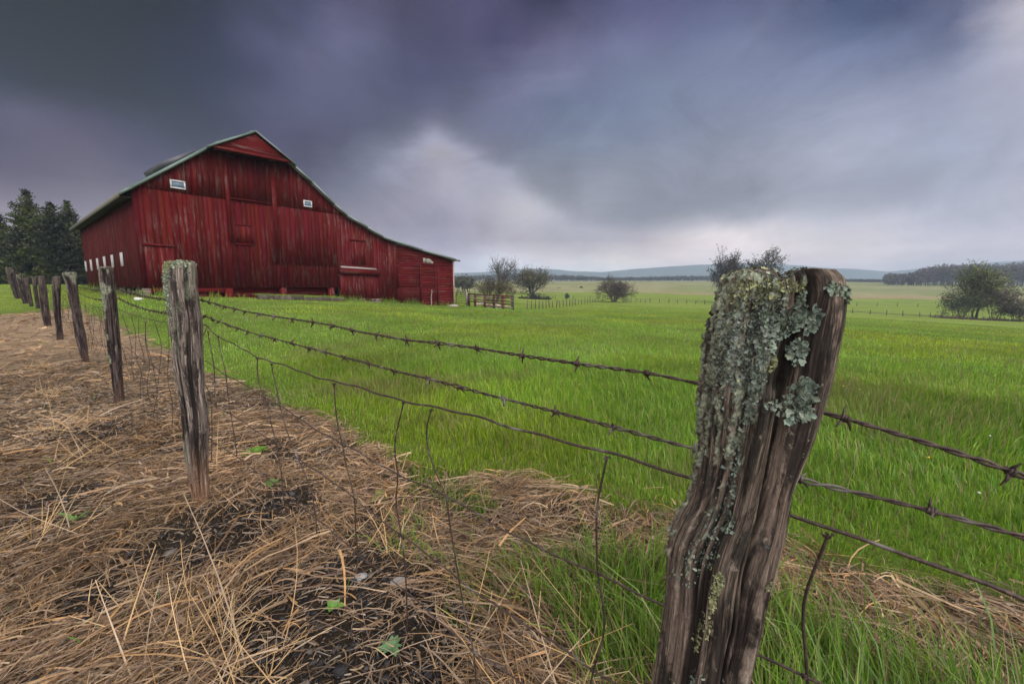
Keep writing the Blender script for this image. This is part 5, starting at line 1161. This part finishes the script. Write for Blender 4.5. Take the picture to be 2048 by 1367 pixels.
def barbed(px, left, label, barb_px, seed):
    rng = np.random.default_rng(seed)
    near = [onf(x, y) for x, y in px]; nl = post_back(hp2, near[-1][2])
    P = np.array(near[:-1] + [nl] + left[1:])
    D, s_ = dense(P, .006); D = smooth(D, 15)
    E = empty('barbed_wire', tuple(float(v) for v in D[0])); tag(E, label, 'barbed wire', 'strands of barbed wire along the fence')
    o = D[0]; m = int(np.argmin(np.abs(s_ - 9.0)))
    T = np.gradient(D, axis=0); T /= np.linalg.norm(T, axis=1)[:, None]
    N1 = np.cross(T, np.array([0, 0, 1.0])); N1 /= np.linalg.norm(N1, axis=1)[:, None]; N2 = np.cross(N1, T)
    tw = s_ / .062 * 2 * math.pi + 2.2 * np.sin(s_ * 9); ro = .0022 * (1 + .55 * np.sin(s_ * 23 + seed) * np.sin(s_ * 5))
    for ph in (0, math.pi):
        W_ = D - o + ro[:, None] * (np.cos(tw + ph)[:, None] * N1 + np.sin(tw + ph)[:, None] * N2)
        g = G(); g.tube(W_[:m], .0019, 6); g.tube(W_[m::6], .0026, 4); g.build('strand', M_RUST, E, True)
    # barbs: at the places the near ones are seen, then every hand's breadth
    bs = []
    for x, y in barb_px:
        q = onf(x, y); bs.append(float(s_[int(np.argmin(np.linalg.norm(D - q, axis=1)))]))
    far = max(bs) + .11
    while far < 7.5: bs.append(far + rng.uniform(-.01, .01)); far += .112
    for b in bs[:96]:
        i = int(np.argmin(np.abs(s_ - b))); c = D[i] - o; t, a1, a2 = T[i], N1[i], N2[i]; g = G()
        an = np.linspace(0, 2 * math.pi * 2.4, 26); ph0 = rng.uniform(0, 6.28)
        coil = np.array([c + t * (k / 25 - .5) * .0075 + .0042 * (math.cos(q + ph0) * a1 + math.sin(q + ph0) * a2) for k, q in enumerate(an)])
        for e_, sgn in ((coil[0], -1), (coil[-1], 1)):
            for w_ in range(2 if sgn == 1 else 1):
                dv = a1 * rng.normal() * .9 + a2 * (1.0 if (sgn > 0) == (w_ == 0) else -1.0) * rng.uniform(.7, 1.2) + t * rng.normal() * .45
                dv /= np.linalg.norm(dv); l = rng.uniform(.015, .019)
                g.tube([e_ * .5 + c * .5, e_ * .6 + c * .4 + dv * l * .5, e_ * .6 + c * .4 + dv * l], np.array([.0019, .0018, .0007]) * (1 + .25 * min(3, b)), 5)
        g.tube(coil, .0018, 5)
        g.build('barb', M_RUST, E, True)
barbed(top_px, run_left(hts(1.075, 1.12), .03), 'topmost strand of barbed wire on the roadside fence', [(2020, 941), (1695, 838), (1295, 745), (1155, 727), (1045, 711), (955, 696), (877, 686), (812, 680), (752, 669), (705, 661), (667, 651), (625, 644), (585, 638), (548, 632), (518, 627), (490, 622)], 1)
barbed(sec_px, run_left(hts(1.01, 1.03), .05), 'second strand of barbed wire, between the top strand and the woven wire', [(1860, 1020), (1594, 958), (1388, 897), (1225, 853), (1115, 824), (1007, 797), (920, 774), (857, 757), (790, 742), (738, 727), (690, 715), (650, 704), (618, 696), (583, 686), (550, 678), (520, 670), (495, 663)], 2)

def woven():
    rng = np.random.default_rng(6)
    E = empty('woven_wire', tuple(HBo)); tag(E, 'rusty woven field wire with bent stays hung below the barbed strands', 'wire mesh')
    o = HBo
    lines = [
     [(2160, 1262), (2048, 1202), (1900, 1142), (1780, 1100), (1660, 1060), (1570, 1020), (1480, 985), (1385, 955), (1300, 930), (1215, 908), (1120, 880), (1030, 853), (950, 832), (864, 815), (808, 800), (740, 781), (668, 763), (600, 742), (540, 722), (515, 713), (470, 690), (430, 668), (404, 650)],
     [(1900, 1500), (1740, 1412), (1615, 1358), (1510, 1300), (1420, 1254), (1325, 1208), (1195, 1150), (1100, 1104), (1000, 1053), (893, 993), (797, 947), (685, 888), (620, 850), (560, 812), (500, 776), (450, 748), (408, 722)],
     [(1600, 1570), (1400, 1452), (1290, 1400), (1185, 1340), (1040, 1240), (920, 1160), (800, 1067), (708, 996), (640, 945), (560, 892), (490, 846), (411, 796)],
     [(1330, 1560), (1180, 1462), (950, 1303), (813, 1184), (716, 1105), (630, 1035), (550, 968), (480, 918), (414, 868)]]
    hl = (.94, .76, .60, .46); tops = []
    for k, pxs in enumerate(lines):
        near = [onf(x, y) for x, y in pxs]; nl = post_back(hp2, near[-1][2]); h_ = float(nl[2])
        left = run_left([h_] + [hl[k] + zbase(c) - .02 for c in CHAIN[1:]], .035 if k == 0 else .02)
        D, s_ = dense(np.array(near[:-1] + [nl] + left[1:]), .012); D = smooth(D, 9)
        D[:, 2] += .003 * np.sin(s_ * 14 + k) + .002 * np.sin(s_ * 37 + 2 * k); tops.append((D, s_))
        g = G(); m = int(np.argmin(np.abs(s_ - 6.0))); r_ = .0027 if k == 0 else .0022
        g.tube(D[:m] - o, r_, 6); g.tube(D[m::4] - o, r_ * 1.2, 4); g.build('line_wire', M_RUST, E, True)
    stays = [[(1660, 1060), (1640, 1110), (1608, 1190), (1604, 1240), (1612, 1310), (1615, 1358), (1620, 1440)],
             [(1215, 908), (1205, 955), (1193, 1010), (1193, 1090), (1195, 1150), (1205, 1200), (1211, 1250), (1200, 1300), (1185, 1340), (1178, 1400)],
             [(864, 815), (853, 850), (853, 890), (870, 940), (893, 993), (900, 1050), (910, 1110), (918, 1160), (930, 1230), (948, 1303), (955, 1400)],
             [(808, 800), (800, 835), (789, 880), (790, 915), (797, 947), (791, 1000), (797, 1040), (803, 1067), (810, 1130), (813, 1184), (815, 1260)],
             [(668, 763), (670, 800), (674, 845), (685, 888), (692, 930), (703, 970), (710, 1000), (711, 1060), (716, 1105), (712, 1150)],
             [(543, 724), (545, 745), (553, 775), (560, 812), (570, 850), (580, 880), (600, 925), (622, 975), (632, 1035), (634, 1070)],
             [(515, 713), (514, 745), (520, 775), (530, 795), (541, 840), (552, 885), (562, 940), (566, 980), (570, 1020)],
             [(436, 670), (438, 690), (444, 712), (452, 748), (456, 790), (462, 830), (470, 880), (474, 912)],
             [(416, 660), (418, 680), (424, 705), (428, 734), (430, 780), (434, 820)]]
    for st in stays:
        P = np.array([onf(*q) for q in st]); D, s_ = dense(P, .008); D = smooth(D, 13)
        g = G(); g.tube(D - o, .0022, 6)
        q0 = D[0] - o
        an = np.linspace(0, 12, 22); t = fd
        g.tube([q0 + t * (k / 21 - .5) * .012 + .0033 * (math.cos(q) * fn + math.sin(q) * np.array([0, 0, 1.0])) for k, q in enumerate(an)], .0013, 5)
        for kk in (1, 2, 3):    # knots where the stay crosses the lower line wires
            dd = np.linalg.norm(tops[kk][0][:, None] - D[None, ::2], axis=2); i_, j_ = np.unravel_index(int(dd.argmin()), dd.shape)
            if dd.min() < .02:
                c = tops[kk][0][i_] - o; g.tube([c + np.array([0, 0, (k / 21 - .5) * .010]) + .0030 * (math.cos(q) * fn + math.sin(q) * t) for k, q in enumerate(an)], .0013, 5)
        g.build('stay_wire', M_RUST, E, True)
    # stays farther along the row
    D0, s0 = tops[0]; sP2 = float(s0[int(np.argmin(np.linalg.norm(D0 - post_back(hp2, .94), axis=1)))])
    s = sP2 + .12
    while s < sP2 + 13:
        P = []
        for D, s_ in tops:
            i = int(np.argmin(np.hypot(D[:, 0] - np.interp(s, s0, D0[:, 0]), D[:, 1] - np.interp(s, s0, D0[:, 1])))); P.append(D[i] + np.array([rng.normal(0, .02), rng.normal(0, .02), 0]))
        P.append(P[-1] - np.array([rng.normal(0, .03), rng.normal(0, .03), .16]))
        D, _ = dense(np.array(P), .03); D = smooth(D, 5)
        g = G(); g.tube(D - o, .0026, 4); g.build('stay_wire', M_RUST, E, True); s += rng.choice([.15, .22, .30, .34])
woven()

# ---------------------------------------------------------------- small green weeds among the straw
def weed(x, y, n, L, w, col, label, seed, up=.5):
    rng = np.random.default_rng(seed); E = empty('weed', (x, y, float(gz(x, y)) + .015)); tag(E, label, 'weed')
    for k in range(n):
        a_ = k / n * 6.283 + rng.normal(0, .25); l = L * rng.uniform(.65, 1.15); g = G(); P = []; m = 6; el_ = up * rng.uniform(.6, 1.3)
        for i in range(m):
            t = i / (m - 1); ww = w * l * math.sin(math.pi * min(1, .12 + .86 * t ** .8)) ** .8; r_ = l * t * math.cos(el_ * (1 - .6 * t)); z_ = l * (math.sin(el_) * t - .28 * t * t)
            for s_ in (-1, 0, 1): P.append((r_ * math.cos(a_) - s_ * ww * math.sin(a_), r_ * math.sin(a_) + s_ * ww * math.cos(a_), z_ + abs(s_) * ww * .25))
        g.add(P, [(3 * i + s_, 3 * i + s_ + 1, 3 * i + s_ + 4, 3 * i + s_ + 3) for i in range(m - 1) for s_ in (0, 1)], None, np.array(col) * rng.uniform(.8, 1.25))
        g.build('leaf', M_WEED, E, True)
def gp(x, y):
    r_ = ray(x, y); t = -CAM_H / r_[2]; return float(r_[0] * t), float(r_[1] * t)
for (px_, py_), n, L, w, col, lab, sd, up in (((668, 1222), 7, .036, .36, (.14, .30, .05), 'bright green round-leaved weed on the dark cinder patch', 1, .8), ((783, 1302), 10, .045, .22, (.15, .27, .12), 'pale green rosette weed low in the straw at the bottom', 2, .5),
        ((512, 906), 14, .10, .3, (.12, .25, .03), 'spreading clump of yellowish green weeds right of the crooked post', 3, .25), ((545, 972), 8, .05, .45, (.10, .26, .05), 'small leafy weed on the dark ground below the spreading clump', 4, .6), ((760, 995), 9, .055, .4, (.14, .26, .05), 'little leafy weed in the straw beyond the woven wire', 5, .5), ((150, 1050), 6, .07, .16, (.13, .24, .06), 'thin green sprout in the matted straw at far left', 6, 1.0)):
    x, y = gp(px_, py_); weed(x, y, n, L, w, col, lab, sd, up)

# ---------------------------------------------------------------- trees
def grow(rng, g, p, d, L, r, lev, maxlev, nch, spread, up, tips, col, minr=.004, wob=.16):
    n = 5 if lev < maxlev else 3; P = [p]; dd = d.copy()
    for i in range(n):
        dd = dd + rng.normal(0, wob, 3) + np.array([0, 0, up * .12]); dd /= np.linalg.norm(dd); P.append(P[-1] + dd * L / n)
    P = np.array(P); R = np.linspace(r, max(minr, r * .45), n + 1)
    g.tube(P, R, 7 if lev == 0 else (5 if lev == 1 else 3), col, False)
    if lev >= maxlev: tips.append((P[-1], dd)); tips.append((P[-2], dd)); return
    for k in range(nch[lev]):
        t = rng.uniform(.35, 1.0) if lev else rng.uniform(.3, 1.0); i = min(n - 1, int(t * n)); q = P[i] + (P[i + 1] - P[i]) * (t * n - i)
        b = np.cross(dd, rng.normal(size=3)); b /= np.linalg.norm(b) + 1e-9; sp_ = spread * rng.uniform(.6, 1.3)
        nd = dd * math.cos(sp_) + b * math.sin(sp_); nd[2] += up * .35; nd /= np.linalg.norm(nd)
        grow(rng, g, q, nd, L * rng.uniform(.5, .78), max(minr, r * (1 - .5 * t) * .55), lev + 1, maxlev, nch, spread, up, tips, col, minr, wob)
def leaf_cards(rng, pts, size, cols):
    n = len(pts); a_ = rng.normal(size=(n, 3)); a_ /= np.linalg.norm(a_, axis=1)[:, None]; b_ = np.cross(a_, rng.normal(size=(n, 3))); b_ /= np.linalg.norm(b_, axis=1)[:, None]
    s_ = (size * rng.uniform(.5, 1.4, n))[:, None]
    V = np.stack([pts - a_ * s_, pts + b_ * s_ * .5, pts + a_ * s_, pts - b_ * s_ * .5], 1).reshape(-1, 3)
    return V, np.arange(n * 4).reshape(-1, 4), np.repeat(cols, 4, 0)
def tree(name, x, y, H, label, seed, trunk=.16, stems=1, lev=3, nch=(8, 6, 5), spread=.6, up=.5, leaf=0, lsize=.15, lcols=((.1, .14, .04),), bark=(.06, .05, .045), lspread=.35, Lf=.55, minr=.012, lean=0.0, cat='tree', group=None, sink=.1, squash=1.0, pct=98.5):
    rng = np.random.default_rng(seed); z = float(gz(x, y)); E = empty(name, (x, y, z)); tag(E, label, cat, group)
    g = G(); tips = []
    for s_ in range(stems):
        a_ = rng.uniform(0, 6.28); o_ = .0 if stems == 1 else rng.uniform(.05, .35) * H * .12
        d = np.array([math.cos(a_) * (.06 if stems == 1 else .45) + lean, math.sin(a_) * (.06 if stems == 1 else .45), 1.0]); d /= np.linalg.norm(d)
        grow(rng, g, np.array([math.cos(a_) * o_, math.sin(a_) * o_, -sink]), d, H * Lf, trunk * (1 if stems == 1 else rng.uniform(.6, 1)), 0, lev, nch, spread, up, tips, bark, minr)
    zmax = float(np.percentile([t[0][2] for t in tips], pct)); f = H / zmax
    for v in g.V: v *= np.array([f * squash, f * squash, f])
    tp = np.array([t[0] for t in tips]) * np.array([f * squash, f * squash, f])
    g.build('trunk', M_BARK, E)
    if leaf:
        i = rng.integers(0, len(tp), leaf); pts = tp[i] + rng.normal(0, lspread, (leaf, 3)) * np.array([1, 1, .7])
        pts[:, 2] = np.maximum(pts[:, 2], .02)
        # colour drifts from clump to clump with the age of the leaves
        lc = np.array(lcols); ci = (vn(pts[:, 0] * 1.1 + seed, pts[:, 2] * 1.1, seed) * len(lc) * .999).astype(int)
        V, Q, C = leaf_cards(rng, pts, lsize, lc[ci] * rng.uniform(.7, 1.3, leaf)[:, None])
        raw_mesh('crown', V, Q, np.zeros((0, 3), np.int64), C, M_LEAF, E)
    return E
def hgt(px_, top, Yd):
    p_ = at(px_, top, Yd); return float(p_[2] - gz(p_[0], p_[1]))
def gpos(px_, Yd):
    p_ = at(px_, 600, Yd); return float(p_[0]), float(p_[1])
x, y = gpos(993, 62); tree('bare_tree', x, y, hgt(993, 514, 62), 'gaunt leafless tree with spreading twigs behind the corral', 3, .15, 2, 3, (9, 7, 5), .62, .35, 160, .09, ((.10, .13, .04), (.12, .10, .06)), (.075, .062, .055), .25, .5)
for k, (px_, Yd, h_, lab) in enumerate(((976, 60, 557, 'low brown bush at the left foot of the bare tree'), (1006, 61, 560, 'low brown bush at the right foot of the bare tree'))):
    x, y = gpos(px_, Yd); tree('bush', x, y, max(.6, hgt(px_, h_, Yd)), lab, 40 + k, .05, 6, 2, (7, 6), .6, .3, 1600, .11, ((.105, .085, .055), (.12, .11, .05), (.085, .07, .055)), (.08, .062, .05), .32, .7, cat='bush')
x, y = gpos(1063, 118); tree('round_tree', x, y, hgt(1063, 538, 118), 'rounded bushy tree standing on the edge of the pale field', 5, .2, 6, 3, (9, 7, 5), .7, .25, 3600, .20, ((.12, .12, .05), (.12, .10, .06), (.10, .10, .05)), (.06, .05, .045), .5, .36, squash=1.0)
x, y = gpos(1228, 86); tree('shrub_tree', x, y, hgt(1228, 555, 86), 'leafless many stemmed shrub tree spreading over the end of the post row', 7, .16, 8, 3, (8, 7, 5), .85, .12, 800, .12, ((.12, .10, .08), (.10, .09, .075)), (.075, .06, .052), .35, .45, squash=1.05)
x, y = gpos(1460, 105); tree('bare_tree', x, y, hgt(1467, 515, 105), 'dark bare tree rising left behind the big lichen post', 8, .25, 3, 3, (10, 8, 6), .8, .15, 2600, .19, ((.06, .05, .048),), (.045, .038, .038), .4, .5, squash=.62, minr=.04, pct=96)
x, y = gpos(1541, 108); tree('budding_tree', x, y, hgt(1541, 511, 108), 'budding tree with a domed crown peeping over the big lichen post', 12, .25, 2, 3, (11, 8, 6), .85, .15, 5200, .2, ((.075, .085, .04), (.06, .065, .04)), (.045, .04, .038), .4, .5, minr=.04, squash=.66, pct=96)
x, y = gpos(1956, 79); tree('leafy_tree', x, y, hgt(1956, 526, 79), 'tree with fresh yellow green leaves rising from brush on the right', 15, .26, 3, 3, (11, 8, 6), .66, .25, 4400, .17, ((.17, .20, .045), (.14, .17, .045), (.12, .13, .06)), (.065, .055, .05), .42, .5, squash=.8, minr=.025, pct=99.5)
for k, (px_, Yd, h_, lab) in enumerate(((1990, 77, 568, 'grey brown thicket under the leafy tree on the right'), (1930, 80, 585, 'green bush left under the leafy tree'), (2035, 76, 600, 'dark bush beside the thicket at the right edge'))):
    x, y = gpos(px_, Yd); tree('bush', x, y, max(.6, hgt(px_, h_, Yd)), lab, 60 + k, .06, 7, 2, (8, 7), .6, .3, 3000, .17, (((.12, .12, .06), (.105, .085, .06)), ((.11, .14, .05), (.09, .11, .05)), ((.07, .075, .045), (.08, .07, .05)))[k], (.07, .055, .05), .45, .7, cat='bush')
x, y = gpos(1134, 92); tree('bush', x, y, hgt(1134, 588, 92), 'small dark blue green bush right of the brush heap', 70, .04, 5, 2, (6, 6), .4, .6, 700, .12, ((.035, .065, .05),), (.05, .04, .04), .16, .8, cat='bush', squash=.6)
x, y = gpos(1162, 190); tree('bush', x, y, hgt(1162, 574.5, 190), 'dark dot of a bush far out on the pale field', 71, .05, 5, 2, (6, 5), .6, .3, 400, .2, ((.035, .05, .04),), (.05, .04, .04), .3, .8, cat='bush')
x, y = gpos(1117, 185); tree('bush', x, y, hgt(1117, 577, 185), 'tiny bush at the near edge of the pale field', 72, .04, 5, 2, (6, 5), .6, .3, 300, .16, ((.05, .06, .04),), (.05, .04, .04), .25, .8, cat='bush')
for k, (px_, Yd, h_, lab) in enumerate(((926, 100, 552, 'grey hazy tree just right of the barn roof edge'), (937, 104, 556, 'rounded dark tree between the barn and the bare tree'), (917, 112, 556, 'thin pale tree half hidden by the barn corner'))):
    x, y = gpos(px_, Yd); tree('distant_tree', x, y, hgt(px_, h_, Yd), lab, 80 + k, .12, 3, 3, (7, 5, 4), .55, .4, 1500, .18, ((.075, .085, .055), (.07, .065, .055)), (.06, .05, .05), .35, .55, cat='tree')

def build_brush():
    rng = np.random.default_rng(9); p_ = at(1072, 596, 90); g = G(); x0, y0 = float(p_[0]), float(p_[1]); z0 = float(gz(x0, y0))
    for k in range(420):
        c = rng.choice([-3.4, -2.6, -1.2, -.6, .0, .7, 1.8, 2.6], p=[.08, .1, .14, .2, .2, .1, .1, .08]); hh = {-.6: 1.3, .0: 1.2, -1.2: .8}.get(c, .6)
        q = np.array([c + rng.normal(0, .4), rng.normal(0, .7), abs(rng.normal(0, .4)) * hh]); d = rng.normal(size=3); d[2] *= .4; d /= np.linalg.norm(d); l = rng.uniform(.4, 1.5)
        P = np.array([q - d * l / 2, q + rng.normal(0, .08, 3), q + d * l / 2]); P[:, 2] = np.maximum(P[:, 2], .0); g.tube(P, [.05, .04, .02], 4, np.array([.028, .024, .024]) * rng.uniform(.6, 1.6), False)
    tag(g.build('brush_heap', M_BARK, None, False, (x0, y0, z0)), 'long dark heap of cut brush lying in the far pasture', 'brush heap')
build_brush()
def build_hedge():
    rng = np.random.default_rng(19); g = G()
    for k in range(900):
        t = rng.random(); p_ = at(1880 + 220 * t, 630, 76); x0, y0 = float(p_[0]) + rng.normal(0, .3), float(p_[1]) + rng.normal(0, .8); z0 = float(gz(x0, y0))
        d = rng.normal(size=3); d[2] = abs(d[2]) * .7; d /= np.linalg.norm(d); l = rng.uniform(.3, 1.1) * (.5 + .8 * vn(t * 12, 0, 5))
        P = np.array([(x0, y0, z0), (x0, y0, z0) + d * l * .5 + rng.normal(0, .06, 3), (x0, y0, z0) + d * l]); g.tube(P, [.04, .03, .015], 4, np.array([(.07, .045, .04), (.05, .038, .035), (.10, .06, .045)][rng.integers(0, 3)]) * rng.uniform(.7, 1.3), False)
    tag(g.build('undergrowth', M_BARK), 'low reddish brown brush along the ditch under the leafy tree', 'undergrowth', kind='stuff')
build_hedge()

def conifer(x, y, H, R, label, seed):
    rng = np.random.default_rng(seed); z = float(gz(x, y)); E = empty('spruce', (x, y, z)); tag(E, label, 'tree', 'dark spruces beyond the lane left of the barn')
    g = G(); g.tube([(0, 0, -.2), (.05, 0, H * .5), (0, 0, H)], [H * .022, H * .013, .015], 8, (.055, .042, .036)); pts = []; ax = []; 
    zc = .04 * H
    while zc < H * .985:
        t = zc / H; n = 11 if t < .8 else 7; L0 = R * (1 - t) ** 1.0 * 1.08 * (.75 + .5 * vn(zc * 1.3, 0, seed)) + .06; a0 = rng.uniform(0, 6.28)
        for k in range(n):
            a_ = a0 + k / n * 6.283 + rng.normal(0, .22); L = L0 * rng.uniform(.5, 1.3); dr = .22 - .75 * (1 - t) * .55; m = max(4, int(L / .11))
            tt = np.linspace(.12, 1, m); r_ = L * tt; zz_ = zc + L * (dr * tt + .20 * tt ** 2.2)
            if k % 2 == 0: g.tube(np.stack([np.cos(a_) * r_[[0, m // 2, -1]], np.sin(a_) * r_[[0, m // 2, -1]], zz_[[0, m // 2, -1]]], 1), [.035 * (1 - t) + .008, .015, .006], 3, (.05, .04, .034), False)
            for rep in range(3):
                pts.append(np.stack([np.cos(a_) * r_ + rng.normal(0, .10, m), np.sin(a_) * r_ + rng.normal(0, .10, m), zz_ - rng.random(m) * .20], 1))
        zc += H * .022 * rng.uniform(.8, 1.2)
    g.build('trunk', M_BARK, E)
    P = np.vstack(pts); n = len(P); cl = fbm(P[:, 0] * .8 + seed, P[:, 2] * .8, seed, 3)
    c = np.array([.015, .020, .0035])[None] * (.5 + 1.0 * cl[:, None]) + np.array([.034, .042, .004])[None] * sst(cl, .48, .66)[:, None]
    V, Q, C = leaf_cards(rng, P, .13, c * rng.uniform(.7, 1.3, n)[:, None]); raw_mesh('crown', V, Q, np.zeros((0, 3), np.int64), C, M_LEAF, E)
for k, (px_, Yd, topy, R, lab) in enumerate(((22, 52, 425, 4.0, 'broad dark spruce at the left edge of the photo'), (84, 50, 376, 4.2, 'tallest pointed spruce of the clump'), (128, 47, 400, 3.2, 'spruce with a ragged top right of the tallest one'), (160, 50, 398, 3.0, 'spruce nearest the barn, its top bent over'), (-40, 50, 440, 4.0, 'low spruce cut by the left edge of the photo'), (60, 46, 452, 3.4, 'shorter spruce in front of the tallest one'), (112, 55, 440, 3.6, 'dark spruce filling the gap behind the others'), (180, 58, 470, 3.0, 'low spruce partly hidden by the barn eave'))):
    x, y = gpos(px_, Yd); zt = at(px_, topy, Yd)[2]; conifer(x, y, float(zt - gz(x, y)), R, lab, 100 + k)

def build_woods():
    def mass(name, items, label, cols, size, per):
        rng = np.random.default_rng(77); Vs = []; Qs = []; Cs = []; g = G(); o_ = 0
        for x, y, h_, w in items:
            z = float(gz(x, y)); n = int(per * rng.uniform(.7, 1.3)); d = rng.normal(size=(n, 3)); d /= np.linalg.norm(d, axis=1)[:, None]; d *= rng.random(n)[:, None] ** .4
            P = np.stack([x + d[:, 0] * w, y + d[:, 1] * w, z + h_ * .56 + d[:, 2] * h_ * .44], 1)
            c = np.array(cols[rng.integers(0, len(cols))]); V, Q, C = leaf_cards(rng, P, size, c[None] * rng.uniform(.65, 1.35, n)[:, None])
            Vs.append(V); Qs.append(Q + o_); Cs.append(C); o_ += len(V)
            for _ in range(2):
                a_ = x + rng.normal(0, w * .3); q = [(a_, y, z - .5), (a_ + rng.normal(0, .5), y, z + h_ * .85)]; gg = G(); gg.tube(q, [.28, .08], 3, (.075, .065, .07), False)
                Vs.append(gg.V[0]); Qs.append(gg.Q[0] + o_); Cs.append(gg.C[0]); o_ += len(gg.V[0])
        o = raw_mesh(name, np.vstack(Vs), np.vstack(Qs), np.zeros((0, 3), np.int64), np.vstack(Cs), M_LEAF); tag(o, label, 'woods', kind='stuff')
    rng = np.random.default_rng(55); it = []
    for px_ in np.linspace(1768, 2420, 150):
        for row in range(2):
            Yd = 315 - (px_ - 1768) * .06 + 26 * row + rng.uniform(-6, 6); x, y = gpos(px_ + rng.uniform(-4, 4), Yd)
            top = np.interp(px_, [1768, 1790, 1812, 1840, 1860, 1890, 1935, 1975, 2010, 2420], [546, 545, 544, 534, 528, 526, 525, 526, 523, 520]) + rng.uniform(-1, 5)
            h_ = float(at(px_, top, Yd)[2] - gz(x, y)); it.append((x, y, max(3.0, h_), rng.uniform(2.2, 3.8)))
    mass('woods', it, 'bare greyish purple wood across the field at right', [(.095, .072, .078), (.085, .07, .072), (.11, .08, .075), (.075, .07, .066), (.10, .095, .07)], .55, 260)
    it = []
    for px_ in np.linspace(890, 1770, 330):
        Yd = 455 + rng.uniform(-14, 14) + 25 * math.sin(px_ * .01); x, y = gpos(px_ + rng.uniform(-2, 2), Yd)
        top = np.interp(px_, [890, 960, 1000, 1030, 1060, 1120, 1170, 1215, 1230, 1300, 1370, 1440, 1500, 1600, 1770], [552, 550, 547, 545, 549, 549, 551, 555, 554, 553, 551, 550.5, 552, 556, 559]) + rng.uniform(-1, 1.6)
        h_ = float(at(px_, top, Yd)[2] - gz(x, y)); it.append((x, y, max(2.0, h_), rng.uniform(2.4, 4.2)))
    mass('treeline', it, 'long dark line of distant trees below the hills', [(.05, .06, .045), (.06, .062, .05), (.045, .055, .042), (.07, .06, .055)], .6, 120)
build_woods()

# ---------------------------------------------------------------- haze: even air from the grass to the hills
def build_haze():
    m, N = new_mat('haze'); v = N.n('ShaderNodeVolumePrincipled', {'Color': (.51, .63, .80, 1), 'Density': HAZE, 'Anisotropy': 0.0})
    o = N.n('ShaderNodeOutputMaterial'); N.t.links.new(v.outputs[0], o.inputs[1])
    g = G(); g.box(-2230, 2230, -2230, 2230, -9, 105); tag(g.build('haze', m), kind='stuff')
HAZE = 0.0005
build_haze()
